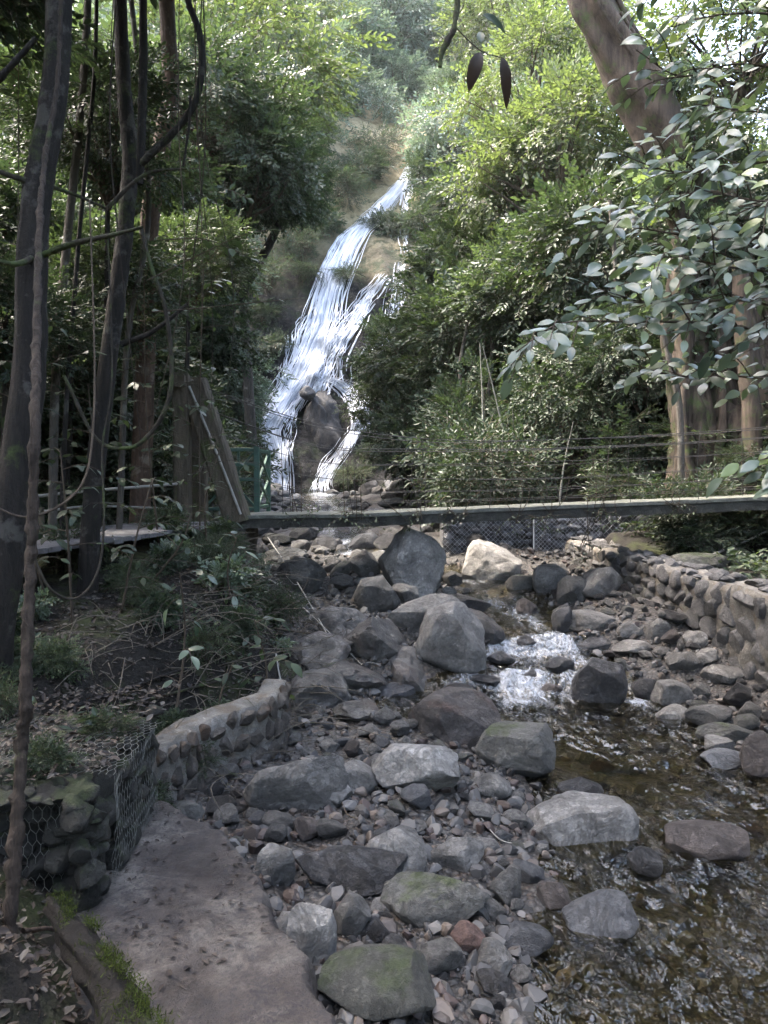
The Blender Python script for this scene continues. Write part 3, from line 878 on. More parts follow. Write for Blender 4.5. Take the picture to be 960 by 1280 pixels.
# cobbles: countable, set down one by one in each stretch of the bed
COBBLE = [MB().add(*rock(5000 + k, 4, [8, 10, 7, 11, 9, 8][k % 6], .42, .82, .07)).mesh('cobble', [MAT['grey']], sharp=40) for k in range(10)]
def cobble_set(n, xr, yr, sz, mats, label, group, test, name='cobble', seed=1):
    r = np.random.default_rng(seed)
    k = tries = 0
    while k < n and tries < n * 60:
        tries += 1
        x, y = r.uniform(*xr), r.uniform(*yr)
        if not test(x, y): continue
        s = sz[0] + (sz[1] - sz[0]) * r.random() ** 1.7
        if any((x - a) ** 2 + (y - b) ** 2 < (c * .75 + s * .3) ** 2 for a, b, c in occ): continue
        occ.append((x, y, s * .62))
        mname = mats[r.integers(len(mats))]
        src = COBBLE[r.integers(len(COBBLE))]
        key = (src.name, mname)
        if key not in _cm:
            me = src.copy(); me.materials.clear(); me.materials.append(MAT[mname]); _cm[key] = me
        o = bpy.data.objects.new(name, _cm[key])
        COL.objects.link(o)
        fl = r.uniform(.4, .8)
        o.scale = (s / 2 * r.uniform(.85, 1.25), s / 2 * r.uniform(.7, 1.0), s / 2 * fl)
        o.rotation_euler = (r.normal(0, .2), r.normal(0, .2), r.uniform(0, 6.28))
        o.location = (x, y, gz(x, y) + s * fl * .28)
        tag(o, label, 'cobble', group)
        k += 1
_cm = {}
cobble_set(120, (-1.3, 1.25), (3.2, 6.9), (.09, .30), ['grey', 'grey', 'pale', 'dark', 'grey', 'blue', 'grey', 'brown', 'dark', 'mossy'], 'angular cobble on the gravel bar between the concrete slab and the water', 'cobbles on the gravel bar',
           lambda x, y: BL(y) + .05 < x < LW(y) + .05 and not (x < -.1 and y < 4.4) and not (y < 3.6 and x < .1), seed=3)
cobble_set(110, (2.3, 4.0), (6.2, 12.2), (.12, .36), ['grey', 'grey', 'grey', 'dark', 'mossy', 'brown'], 'angular cobble on the stony shore below the curved stone wall', 'cobbles below the curved wall',
           lambda x, y: RW(y) - .05 < x < BR(y) - .12, seed=5)
cobble_set(110, (-2.6, 1.4), (8.6, 13.5), (.12, .50), ['grey', 'grey', 'pale', 'mossy', 'ledge'], 'loose cobble among the pale boulders this side of the footbridge', 'cobbles before the footbridge',
           lambda x, y: BL(y) + .05 < x < LW(y) + .1, seed=6)
cobble_set(130, (-5.5, 3.2), (13.0, 24), (.18, .62), ['grey', 'pale', 'mossy', 'blue', 'grey', 'dark'], 'rock in the stream bed seen below the footbridge deck', 'rocks beyond the footbridge',
           lambda x, y: BL(y) - .1 < x < BR(y) + .3, name='stream_rock', seed=8)
cobble_set(45, (-7, 1.5), (24, 35.5), (.3, 1.0), ['grey', 'dark', 'blue', 'mossy'], 'rock in the shallow water at the foot of the waterfall', 'rocks at the foot of the waterfall',
           lambda x, y: BL(y) - .3 < x < BR(y) + .3, name='waterfall_rock', seed=9)
cobble_set(50, (.4, 3.4), (2.6, 8.0), (.06, .24), ['brown', 'brown', 'grey', 'mossy', 'red', 'rust'], 'drowned cobble showing through the clear stream water', 'drowned cobbles in the stream',
           lambda x, y: LW(y) + .05 < x < RW(y), name='drowned_cobble', seed=11)
for o in BOULDERS: del o['_r']

# gravel: nobody could count it
mb = MB()
r = np.random.default_rng(21)
base = [rock(7000 + k, 2, 9, .4, .8, 0) for k in range(5)]
n = 9500
x = r.uniform(-1.6, 4.0, n * 3); y = 2.8 + 10.5 * r.random(n * 3) ** 1.7
dens = np.where((x > LW(y)) & (x < RW(y)), .35, 1.0) * ((x > BL(y)) & (x < BR(y))) * (.35 + .65 * (n2(x, y, 1.4, 3, 12) > -.1))
kp = np.nonzero(r.random(n * 3) < dens)[0][:n]
x, y = x[kp], y[kp]
z = ground(x, y)
s = .009 + .062 * r.random(len(x)) ** 3.4
hue = r.random(len(x))
which = r.integers(0, 5, len(x)); mt = r.choice([0, 0, 0, 0, 1, 1, 3, 3, 2], len(x))
for k in range(5):
    for m_ in range(4):
        q = (which == k) & (mt == m_)
        if q.sum():
            scatter(mb, base[k][0], base[k][1], rand_rots(q.sum(), r), np.stack([x, y, z + s * .3], 1)[q], m_, hue[q], np.stack([s, s * .8, s * .6], 1)[q])
def mat_pebble(name, a, b):
    t = NT(name); f = t.attr('tint')
    return t.done(t.bsdf(t.ramp(f, [(0, a), (1, b)]), .6, None, .5))
o = mb.build('gravel', smooth=False, mats=[mat_pebble('grey_gravel', (.028, .027, .026), (.11, .105, .098)), mat_pebble('brown_gravel', (.035, .028, .024), (.12, .095, .075)), mat_pebble('red_gravel', (.035, .024, .02), (.07, .05, .042)), mat_pebble('dark_gravel', (.02, .02, .02), (.07, .065, .06))])
tag(o, 'loose grey and rust-brown gravel between the stones of the stream bed', 'gravel', kind='stuff')
# ================================================================== BUILT THINGS
MAT['mortar'] = mat_rock('old_pale_mortar', (.10, .095, .083), (.27, .255, .225), rough=.9, scale=2.2, stain=(.12, .09, .06))
MAT['facing'] = mat_rock('wall_facing_stone', (.035, .031, .027), (.14, .12, .10), rough=.8, stain=(.14, .085, .05), scale=1.5)
MAT['fill'] = mat_rock('gabion_fill_stone', (.07, .07, .074), (.22, .22, .225), rough=.8, scale=1.5)
MAT['rubble'] = mat_rock('dry_rubble_stone', (.06, .059, .058), (.20, .195, .19), rough=.85, scale=1.5)
MAT['fillmoss'] = mat_rock('mossy_gabion_stone', (.008, .008, .007), (.034, .034, .027), rough=.9, moss=.62, moss_col=(.022, .032, .008), scale=1.6)
MAT['concrete_dark'] = mat_rock('stained_dark_concrete', (.03, .03, .026), (.10, .10, .085), rough=.9, moss=.35, scale=1.4)
MAT['deck'] = mat_rock('pale_worn_concrete', (.10, .105, .09), (.27, .28, .24), rough=.9, scale=3, moss=.35)
MAT['wire'] = mat_plain('galvanised_wire', (.42, .43, .44), .5, var=.3, metal=.6)
MAT['oldwire2'] = mat_plain('weathered_netting_wire', (.16, .165, .15), .55, var=.4, metal=.5)
MAT['oldwire'] = mat_plain('dull_rusty_wire', (.05, .047, .045), .6, var=.4, metal=.4)
MAT['green_paint'] = mat_plain('worn_green_paint', (.035, .085, .062), .5, .4, 50, .35)
MAT['pole'] = mat_plain('weathered_pale_pole', (.26, .25, .22), .7, .3, 40, .4)
MAT['timber'] = mat_bark('mossy_dark_timber', (.04, .034, .025), (.13, .108, .08), moss=.25, stretch=(5, 5, 1.2))
MAT['rotten'] = mat_bark('rotten_log_wood', (.002, .0017, .0013), (.010, .0075, .0055), moss=.1, stretch=(7, 7, 1.2))

STONES = [rock(8000 + k, 3, [10, 9, 11, 8, 10, 9][k % 6], .42, .8, .06) for k in range(8)]

def dense(line, n=60):
    A = np.array(line, float); L = np.concatenate([[0], np.cumsum(np.linalg.norm(np.diff(A, axis=0), axis=1))])
    s = np.linspace(0, L[-1], n)
    Q = np.stack([np.interp(s, L, A[:, 0]), np.interp(s, L, A[:, 1])], 1)
    Q[1:-1] = (Q[:-2] + Q[1:-1] * 2 + Q[2:]) / 4
    return [tuple(q) for q in Q]
def face_frame(line, n):
    P = spline([(a[0], a[1], 0) for a in line], n)
    T = np.gradient(P, axis=0); T /= np.linalg.norm(T, axis=1)[:, None] + 1e-9
    N = np.stack([T[:, 1], -T[:, 0], np.zeros(len(T))], 1)     # to the right of the walking direction
    return P, T, N

def wall_core(mb, line, zb, zt, thick, n=60, m=10, seed=0, amp=.02, mat=0):
    """a solid strip of wall with a rounded rough top; the face looks to the right of the line"""
    P, T, N = face_frame(line, n)
    tt = np.linspace(0, 1, n)
    b = np.interp(tt, np.linspace(0, 1, len(zb)), zb); tp = np.interp(tt, np.linspace(0, 1, len(zt)), zt)
    prof = [(0, f) for f in np.linspace(0, .93, m)] + [(-.03 / thick, 1.0)] + [(-f, 1.0 + .0 * f) for f in np.linspace(.2, .9, 5)] + [(-1, .95)] + [(-1, f) for f in np.linspace(.8, 0, 4)]
    k = len(prof)
    V = np.zeros((n, k, 3))
    for j, (o, f) in enumerate(prof):
        V[:, j] = P + N * (o * thick)
        V[:, j, 2] = b + (tp - b) * f
    V = V.reshape(-1, 3)
    V = V + np.stack([fbm(V * 5 + seed, 4), fbm(V * 5 + 31 + seed, 4), fbm(V * 5 + 57 + seed, 4)], 1) * amp * 2
    mb.add(V, grid_faces(k, n)[:, ::-1], mat)
    for e in (0, n - 1):
        half = k // 2
        idx = np.arange(k) + e * k
        q = [[idx[j], idx[j + 1], idx[k - 2 - j], idx[k - 1 - j]] for j in range(half - 1)]
        mb.F.append(np.array(q) + mb.n - len(V)); mb.M.append(np.full(len(q), mat, np.int32))

def wall_stones(mb, line, zb, zt, sw, sh, seed, proud=.03, depth=.10, r=None, upright=1.0, fillr=.56, mat=0, tilt=.25):
    r = np.random.default_rng(seed)
    P, T, N = face_frame(line, 200)
    L = np.concatenate([[0], np.cumsum(np.linalg.norm(np.diff(P, axis=0), axis=1))])
    tot = L[-1]
    rows = max(1, int(round((np.mean(zt) - np.mean(zb)) / sh)))
    for i in range(rows + 1):
        s = r.uniform(0, sw)
        while s < tot:
            wv = sw * r.uniform(.65, 1.45)
            f = np.interp(s + wv / 2, L, np.arange(200)); k = int(min(f, 199))
            t = k / 199
            b = np.interp(t, np.linspace(0, 1, len(zb)), zb); tp = np.interp(t, np.linspace(0, 1, len(zt)), zt)
            hgt = (tp - b) / rows
            zc = b + (i + .5 + r.normal(0, .12)) * hgt
            if zc < tp - .1 * hgt:
                V, F = STONES[r.integers(len(STONES))]
                S = np.array([wv * fillr, depth, hgt * fillr * upright * r.uniform(.85, 1.2)])
                a = r.normal(0, tilt)
                R0 = np.array([[math.cos(a), 0, math.sin(a)], [0, 1, 0], [-math.sin(a), 0, math.cos(a)]]) @ rotz(r.integers(0, 2) * PI)
                B = np.stack([T[k], -N[k], [0, 0, 1]], 1)
                c = P[k] + N[k] * (proud - depth * .55)
                W_ = (V @ R0.T) * S
                zc = min(zc, tp - S[2] * .75)
                mb.add(W_ @ B.T + np.array([c[0], c[1], zc]), F, mat, r.random())
            s += wv

def hexwire(mb, O, U, Vv, w, h, cell, rad, seed=0, sag=.02, diamond=False):
    """wire netting on the rectangle O + u U + v V"""
    O, U, Vv = (np.array(a, float) for a in (O, U, Vv))
    Nn = np.cross(U, Vv)
    segs = []
    if diamond:
        k = -h
        while k < w:
            for sgn in (1, -1):
                a = k if sgn > 0 else k
                u0, u1 = a, a + h
                p = (max(u0, 0), max(u0, 0) - u0); q = (min(u1, w), min(u1, w) - u0)
                if q[0] > p[0]:
                    if sgn > 0: segs.append((p, q))
                    else: segs.append(((p[0], h - p[1]), (q[0], h - q[1])))
            k += cell
    else:
        dx, dy = cell, cell * 1.5
        for j in range(int(h / dy) + 1):
            for i in range(int(w / dx) + 1):
                x = i * dx + (dx / 2 if j % 2 else 0); y = j * dy
                a = (x, y); b = (x, y + cell * .8)
                c1 = (x - dx / 2, y + dy); c2 = (x + dx / 2, y + dy)
                segs += [(a, b), (b, c1), (b, c2)]
    r = np.random.default_rng(seed)
    for p, q in segs:
        pts = []
        for (a, b) in (p, q):
            if a > w + 1e-6 or b > h + 1e-6 or a < -1e-6: break
            P = O + U * a + Vv * b
            wob = fbm(np.array([P * 4 + seed]), 2)[0]
            pts.append(P + Nn * (.012 + sag * wob) + U * .35 * cell * fbm(np.array([P * 6 + 9]), 2)[0] * (0 if diamond else 1))
        if len(pts) == 2:
            V, F = tube(pts, [rad, rad], 3)
            mb.add(V, F)

def on_plane(px, py, z):
    r = ray(px, py)
    return Vector((0, 0, CAMZ)) + r * ((z - CAMZ) / r.z)

# ---- mortared stone wall beside the concrete slab
p0 = on_plane(196, 1000, .22); p1 = on_plane(268, 962, .22); p2 = on_plane(345, 935, .2)
ln = [(p0.x - .02, p0.y - .12), (p0.x + .06, p0.y + .1), (p1.x, p1.y), (p2.x, p2.y), (p2.x + .02, p2.y + .5)]
wt = thing('stone_wall', 'short mortared wall of upright tan and rust stones with a pale cement top', 'stone wall', (p1.x, p1.y, .1))
mb = MB(); wall_core(mb, ln, [.05, .02], [.50, .55, .60, .60], .22, seed=3, amp=.022); mb.build('mortar', MAT['mortar'], wt)
mb = MB(); wall_stones(mb, ln, [.12, .10], [.52, .57, .60, .60], .12, .14, 5, proud=.03, depth=.055, upright=1.0, fillr=.48, tilt=.35); mb.build('facing_stones', MAT['facing'], wt, sharp=45)
# end face
e0 = (p0.x - .22, p0.y - .06); e1 = (p0.x - .01, p0.y - .13)

# ---- curved rubble wall on the far shore
ln = [(3.05, 12.75), (3.2, 11.6), (3.38, 10.2), (3.52, 9.0), (3.70, 7.8), (3.86, 6.8), (4.05, 5.6)]
wt = thing('rubble_wall', 'curved low wall of grey rubble stones along the far shore of the stream', 'stone wall', (3.5, 9.2, .6))
zb = [.78, .70, .58, .42, .25, .12, .1]; zt = [1.30, 1.26, 1.24, 1.20, 1.16, 1.12, 1.08]
mb = MB(); wall_core(mb, ln, zb, zt, .42, n=90, seed=8, amp=.035); mb.build('rubble_core', MAT['mortar'], wt)
mb = MB(); wall_stones(mb, ln, zb, zt, .25, .19, 15, proud=.02, depth=.09, upright=1.08, fillr=.55, tilt=.5)
r = np.random.default_rng(4)
P, T, N = face_frame(ln, 200)
for k in range(110):                                   # loose capstones
    i = r.integers(200); t_ = i / 199
    V, F = STONES[r.integers(8)]
    s = r.uniform(.05, .13)
    c = P[i] - N[i] * r.uniform(.02, .42)
    mb.add((V * [s, s * .8, s * .5]) @ rotz(r.uniform(0, 6)).T + np.array([c[0], c[1], np.interp(t_, np.linspace(0, 1, 7), zt) + s * .2]), F, 0, r.random())
mb.build('rubble_stones', MAT['rubble'], wt, sharp=40)

# ---- wire gabion baskets beyond the footbridge
for k, (x0, x1, yb, z0, z1, lab, tones, cell) in enumerate([
        (1.0, 2.52, 13.25, 1.0, 1.72, 'long low wire gabion basket of grey stones under the footbridge deck', .4, .055),
        (2.56, 3.66, 13.05, .86, 1.72, 'tall pale-meshed wire gabion basket under the footbridge with a white corner stake', .7, .05),
        (3.70, 4.50, 13.2, 1.08, 1.76, 'dark end gabion basket of larger stones beside the curved wall', .25, .075)]):
    g = thing('gabion_basket', lab, 'gabion', ((x0 + x1) / 2, yb + .4, z0), 'wire gabions under the footbridge')
    mb = MB()
    ln = [(x0, yb), (x1, yb)]
    V, F = box(((x0 + x1) / 2, yb + .50, (z0 + z1) / 2 - .02), (x1 - x0 - .06, .8, z1 - z0 - .06)); mb.add(V, F, 0, .1)
    wall_stones(mb, ln, [z0] * 2, [z1] * 2, .2 if k < 2 else .27, .15 if k < 2 else .22, 40 + k, proud=.035, depth=.10, fillr=.52, tilt=.5)
    r = np.random.default_rng(k)
    for q in range(30):
        V, F = STONES[r.integers(8)]; s = r.uniform(.06, .11)
        mb.add(V * s + np.array([r.uniform(x0, x1), yb + r.uniform(.05, .8), z1 - s * .5]), F, 0, r.random())
    mb.build('stone_fill', MAT['fill'], g, sharp=45)
    mb = MB()
    hexwire(mb, (x0, yb - .05, z0), (1, 0, 0), (0, 0, 1), x1 - x0, z1 - z0, cell * 1.5, .0036, k, .015, diamond=True)
    mb.build('wire_mesh', MAT['wire'], g)
    if k == 1:
        mb = MB(); V, F = tube([(x0 - .02, yb - .08, z0 - .1), (x0 - .03, yb - .08, z1 + .02)], .012, 6, 6); mb.add(V, F); mb.build('stake', mat_plain('white_stake_paint', (.5, .5, .48), .6), g)

# ---- mossy wire gabion at the path edge
g = thing('mossy_gabion', 'moss-grown wire gabion holding the bank above the concrete slab', 'gabion', (-1.6, 3.9, .4))
C0 = (-1.40, 4.45); C1 = (-1.36, 3.62); C2 = (-1.42, 3.50); C3 = (-2.35, 3.17)
zt_ = .87
mb = MB()
wall_core(mb, dense([C3, C2, C1, C0]), [.2] * 2, [zt_ - .02, zt_, zt_ + .05], .85, n=70, seed=12, amp=.02)
for seg, sd_ in (([C1, C0], 61), ([C3, C2], 62)):
    wall_stones(mb, seg, [.35] * 2, [zt_] * 2, .17, .14, sd_, proud=.05, depth=.08, fillr=.56, tilt=.6)
r = np.random.default_rng(19)
for k in range(46):
    a_ = r.uniform(-.9, 2.2); V, F = STONES[r.integers(8)]; s = r.uniform(.05, .09)
    mb.add((V * [s, s, s * .8]) @ rotz(r.uniform(0, 6)).T + np.array([-1.45 + .08 * math.cos(a_ - .8) + r.normal(0, .03), 3.54 - .10 * abs(math.sin(a_)) + r.normal(0, .03), r.uniform(.35, .86)]), F, 0, r.random())
r = np.random.default_rng(9)
for k in range(260):
    x = r.uniform(-2.3, -1.38); y = r.uniform(3.3, 4.6)
    if y < 3.4 + (-1.35 - x) * -.33 - .02: continue
    V, F = STONES[r.integers(8)]; s = r.uniform(.03, .10)
    mb.add((V * [s, s * .85, s * .5]) @ rotz(r.uniform(0, 6)).T + np.array([x, y, zt_ - .0 + .07 * fbm(np.array([[x * 2, y * 2, 0]]), 2)[0]]), F, 0, r.random())
mb.build('stone_fill', MAT['fillmoss'], g, sharp=50)
mb = MB()
def unit(a, b):
    v = Vector((b[0] - a[0], b[1] - a[1], 0)); return v.normalized(), v.length
u, L_ = unit(C1, C0); hexwire(mb, (C1[0] + .05, C1[1], .36), u, (0, 0, 1), L_, zt_ - .34, .036, .0014, 3, .04)
u, L_ = unit(C3, C2); hexwire(mb, (C3[0], C3[1] - .05, .36), u, (0, 0, 1), L_, zt_ - .34, .036, .0014, 4, .04)
hexwire(mb, (-2.2, 3.55, zt_ + .05), (1, 0, 0), (0, 1, 0), .95, .8, .036, .0013, 5, .05)
mb.build('wire_mesh', MAT['oldwire2'], g)

# ---- concrete footing slab
poly = np.array([(p.x, p.y) for p in [on_plane(a, b, .33) for a, b in [(40, 1110), (110, 1040), (200, 1006), (275, 1030), (322, 1080), (352, 1128), (378, 1180), (388, 1222), (432, 1300), (260, 1400), (-60, 1400), (-80, 1180)]]])
def sdist(X, Y, poly):
    P = np.stack([X.ravel(), Y.ravel()], 1); n = len(poly); d = np.full(len(P), 1e9); ins = np.zeros(len(P), bool)
    for i in range(n):
        a, b = poly[i], poly[(i + 1) % n]
        e = b - a; w_ = P - a
        t_ = np.clip((w_ @ e) / (e @ e), 0, 1)
        d = np.minimum(d, np.linalg.norm(w_ - t_[:, None] * e, axis=1))
        c = ((a[1] > P[:, 1]) != (b[1] > P[:, 1])) & (P[:, 0] < (b[0] - a[0]) * (P[:, 1] - a[1]) / (b[1] - a[1] + 1e-12) + a[0])
        ins ^= c
    return np.where(ins, d, -d).reshape(X.shape)
xs = np.arange(-2.0, .0, .014); ys = np.arange(2.1, 4.9, .014)
GX, GY = np.meshgrid(xs, ys)
sd0 = sdist(GX, GY, poly) + n2(GX, GY, 5, 5, 21) * .085 + n2(GX, GY, 17, 3, 25) * .03
zs = .33 + n2(GX, GY, 1.6, 3, 22) * .035 + n2(GX, GY, 9, 4, 23) * .022 + n2(GX, GY, 30, 3, 26) * .007 + .04 * sstep(-.6, -1.5, GX)
prof = np.clip(sd0 / .05, -4, 1)
zs = np.where(sd0 > .05, zs, zs - .10 * (1 - prof) ** 1.5)
F = grid_faces(len(xs), len(ys))
kp = (sd0.ravel()[F].max(1) > -.12)
t = NT('stained_footing_concrete')
p = t.pos()
big = t.noise(p, 2.6, 6, .65, .6)
col = t.ramp(big, [(.36, (.026, .020, .017)), (.50, (.058, .048, .042)), (.68, (.165, .150, .130))])
col = t.mix(1.0, col, t.ramp(t.noise(p, 60, 5, .75), [(.3, .6), (.6, 1.05), (.8, 1.3)]), 'MULTIPLY')
sp_ = t.ramp(t.math('ADD', t.noise(p, 26, 6, .75, 1.6), t.math('MULTIPLY', t.noise(p, 3, 3), .35)), [(.69, 0), (.78, .8)])
col = t.mix(sp_, col, (.022, .02, .022))
wetm = t.ramp(t.noise(p, 2.1, 5, .6), [(.45, .85), (.6, .4)])
nrm = t.bump(t.math('ADD', t.math('MULTIPLY', t.noise(p, 20, 7, .75), 1.0), t.math('MULTIPLY', t.noise(p, 75, 4, .7), .5)), .8, .025)
MAT['slab'] = t.done(t.bsdf(col, wetm, nrm, .5))
mb = MB(); mb.add(np.stack([GX, GY, zs], -1).reshape(-1, 3), F[kp])
o = mb.build('concrete_slab', MAT['slab'], loc=(-.9, 3.4, .1))
tag(o, 'rough brown-stained concrete footing slab littered with dark wet leaf scraps', 'concrete slab')
def slab_z(x, y):
    j = int(np.clip((x + 2.0) / .014, 0, len(xs) - 1)); i = int(np.clip((y - 2.1) / .014, 0, len(ys) - 1))
    return zs[i, j], sd0[i, j]

# ---- rotten mossy log
a = on_plane(66, 1132, .62); b = on_plane(214, 1420, .55)
lg = thing('rotten_log', 'rotten log with a strip of bright moss along its top beside the concrete slab', 'log', ((a.x + b.x) / 2, (a.y + b.y) / 2, .5))
mid = (a + b) / 2 + Vector((0.015, 0.02, .015))
V, F = tube([a, mid, b], [.035, .058, .07, .08], 36, 110, wob=.42, flute=.24, seed=2)
mb = MB(); mb.add(V, F); mb.build('trunk', MAT['rotten'], lg)
mb = MB(); r = np.random.default_rng(77)
up = V[(V[:, 2] - np.repeat(spline([a, mid, b], 110)[:, 2], 36)) > .015]
up = up[np.argsort(up[:, 0] + up[:, 1] * .3)]
n = 9000
pp = up[r.integers(0, len(up), n)] + r.normal(0, .012, (n, 3)) + np.array([.018, .012, .0])
D = r.normal(size=(n, 3)) * .7 + [0, 0, 1.1]
blade = np.array([(-.0018, 0, 0), (.0018, 0, 0), (.0005, .012, 0), (-.0005, .012, 0)]); bf = np.array([[0, 1, 2, 3]])
keepm = fbm(pp * 14, 2) > -.05
scatter(mb, blade, bf, frames(D[keepm], (1, 0, .2), r, .6), pp[keepm], 0, r.random(keepm.sum()), r.uniform(.6, 1.5, keepm.sum()))
MAT['moss'] = mat_leaf('bright_moss', (.014, .022, .006), (.06, .08, .018), .3, .7, .2)
mb.build('moss', MAT['moss'], lg)

# ---- footbridge
D0, D1 = 10.45, 11.35
fb = thing('footbridge', 'slim cable footbridge with a mossy edge beam and a leaning braced tower', 'footbridge', (-1.9, 10.9, 1.7))
def deck_z(x): return np.interp(x, [-2.2, -.5, 1.9, 5.3, 9], [1.815, 1.835, 1.93, 2.075, 2.30])
dx = np.linspace(-2.0, 8.5, 60)
mb = MB()
for yy in (D0, D1):
    for i in range(59):
        V, F = beam((dx[i], yy, deck_z(dx[i]) - .085), (dx[i + 1], yy, deck_z(dx[i + 1]) - .085), .09, .17)
        if False: mb.add(V, F)
P = np.stack([dx, np.full(60, D0), deck_z(dx) - .10], 1)
def long_beam(P, w, h, seed, amp=.012):
    n = len(P); prof = [(-w / 2, -h / 2), (w / 2, -h / 2), (w / 2, h / 2), (-w / 2, h / 2)]
    fine = 6; pr = []
    for i in range(4):
        a_, b_ = prof[i], prof[(i + 1) % 4]
        for k in range(fine): pr.append((a_[0] + (b_[0] - a_[0]) * k / fine, a_[1] + (b_[1] - a_[1]) * k / fine))
    V = np.zeros((n, len(pr), 3))
    for j, (c, u_) in enumerate(pr): V[:, j] = P + np.array([0, c, u_])
    V = V.reshape(-1, 3); V = V + np.stack([fbm(V * 5 + seed, 3), fbm(V * 5 + 20, 3), fbm(V * 5 + 40, 3)], 1) * amp
    k = len(pr); i = np.arange(n - 1)[:, None] * k; j = np.arange(k)[None]; j2 = (j + 1) % k
    return V, np.stack([i + j, i + k + j, i + k + j2, i + j2], -1).reshape(-1, 4)
dxx = np.linspace(-2.0, 8.5, 220)
for yy in (D0, D1):
    mb = MB(); V, F = long_beam(np.stack([dxx, np.full(220, yy), deck_z(dxx) - .11], 1), .10, .125, yy); mb.add(V, F)
    mb.build('edge_beam', MAT['concrete_dark'], fb, sharp=40)
mb = MB(); V, F = long_beam(np.stack([dxx, np.full(220, (D0 + D1) / 2), deck_z(dxx) - .018], 1), D1 - D0 + .14, .045, 5, .01); mb.add(V, F)
mb.build('deck', MAT['deck'], fb, sharp=40)
# tower: posts, leaning braces, concrete foot
xt = at(229, 600, D0).x
for yy in (D0 - .03, D1 + .05):
    mb = MB(); V, F = beam((xt, yy, .9), (xt, yy, 3.80), .21, .2, 12, (0, 1, 0), .015, yy); mb.add(V, F); mb.build('tower_post', MAT['timber'], fb, sharp=40)
    if yy > 11: continue
    mb = MB(); V, F = beam((xt + .16, yy + .05, 3.62), (at(298, 650, D0).x, yy + .05, 1.72), .33, .30, 12, (0, 1, 0), .015, yy + 3); mb.add(V, F); mb.build('brace', MAT['timber'], fb, sharp=40)
mb = MB(); V, F = beam((xt, D0 - .2, 3.62), (xt, D1 + .2, 3.62), .17, .16, 6, (0, 0, 1), .012); mb.add(V, F); mb.build('cross_beam', MAT['timber'], fb, sharp=40)
mb = MB(); V, F = tube([(xt + .13, D0 - .15, 3.55), ((xt - 1.93) / 2 + .1, D0 - .19, 2.66), (-1.92, D0 - .17, 1.84)], .018, 6, 14); mb.add(V, F); mb.build('pipe', MAT['pole'], fb)
mb = MB(); V, F = beam((-2.4, 10.9, .35), (-2.4, 10.9, 1.66), 1.05, 1.15, 14, (0, 1, 0), .04, 2); mb.add(V, F); mb.build('abutment', MAT['concrete_dark'], fb, sharp=40)
r = np.random.default_rng(31)
for yy, sgn in ((D0 + .02, 0), (D1 - .02, 1)):
    for k, hh in enumerate([1.0, .86, .66, .46, .28, .14]):
        x0 = xt + .1
        top = 3.62 - k * .28
        pts = [(x0, yy, max(top, deck_z(-2) + hh * .9)), (-1.0, yy, deck_z(-1) + hh * 1.12 + (.14 if k == 0 else 0)), (.6, yy, deck_z(.6) + hh * 1.0 - .02), (2.4, yy, deck_z(2.4) + hh * .95 - .04 + .03 * r.normal()), (5, yy, deck_z(5) + hh * .96 - .02), (8.5, yy, deck_z(8.5) + hh * 1.05)]
        V, F = tube(pts, .0055 if k < 2 else .0035, 5, 50, wob=0); mb = MB(); mb.add(V, F); mb.build('cable', MAT['oldwire'], fb)
    for x in np.arange(-1.4, 8.3, .95):
        V, F = tube([(x + r.normal(0, .03), yy, deck_z(x) - .05), (x + r.normal(0, .05), yy + .01, deck_z(x) + .5), (x, yy, deck_z(x) + 1.0)], .0045, 4, 6); mb = MB(); mb.add(V, F); mb.build('hanger', MAT['oldwire'], fb)

# ---- green gate at the bridge end
g = thing('green_gate', 'green painted metal railing gate with crossed braces in front of the waterfall', 'gate', at(300, 637, 11.9))
yy = 11.9
def gx(px, py, d=yy): return at(px, py, d)
def part_beam(name, p, q, w, h, m, par, up=(0, 1, 0)):
    mb = MB(); V, F = beam(p, q, w, h, 2, up); mb.add(V, F); return mb.build(name, MAT[m], par, smooth=False)
zt_ = gx(322, 562).z; zb_ = gx(322, 640).z
xl, xr = gx(252, 600).x, gx(321, 600).x
for x in (xl, xr): part_beam('post', (x, yy, zb_ - .1), (x, yy, zt_ + .05), .085, .085, 'green_paint', g)
for z_ in (zt_, zt_ - .23, zt_ - .46, zb_ + .05): part_beam('rail', (xl + .04, yy, z_), (xr - .04, yy, z_), .055, .045, 'green_paint', g)
part_beam('crossed_brace', (xl + .05, yy + .045, zb_ + .08), (xr - .05, yy + .045, zt_ - .05), .035, .04, 'green_paint', g)
part_beam('crossed_brace', (xl + .05, yy + .09, zt_ - .05), (xr - .05, yy + .09, zb_ + .08), .035, .04, 'green_paint', g)
xm = (xl + xr) / 2 + .12
part_beam('upright', (xm, yy + .14, zb_), (xm, yy + .14, zt_), .04, .04, 'green_paint', g)
x2 = xr + .0; y2 = yy + 1.0
part_beam('post', (x2 + .03, y2, zb_ - .1), (x2 + .03, y2, zt_ + .03), .07, .07, 'green_paint', g)
for z_ in (zt_ - .01, zb_ + .07): part_beam('rail', (x2, yy + .05, z_), (x2 + .03, y2 - .04, z_), .05, .045, 'green_paint', g, (1, 0, 0))
for a_, b_ in ((zt_ - .05, (zt_ + zb_) / 2), ((zt_ + zb_) / 2, zt_ - .05), (zb_ + .1, (zt_ + zb_) / 2), ((zt_ + zb_) / 2, zb_ + .1)):
    part_beam('crossed_brace', (x2 + .01 + .02 * (a_ > b_), yy + .06, a_), (x2 + .03 + .02 * (a_ > b_), y2 - .05, b_), .03, .035, 'green_paint', g, (1, 0, 0))

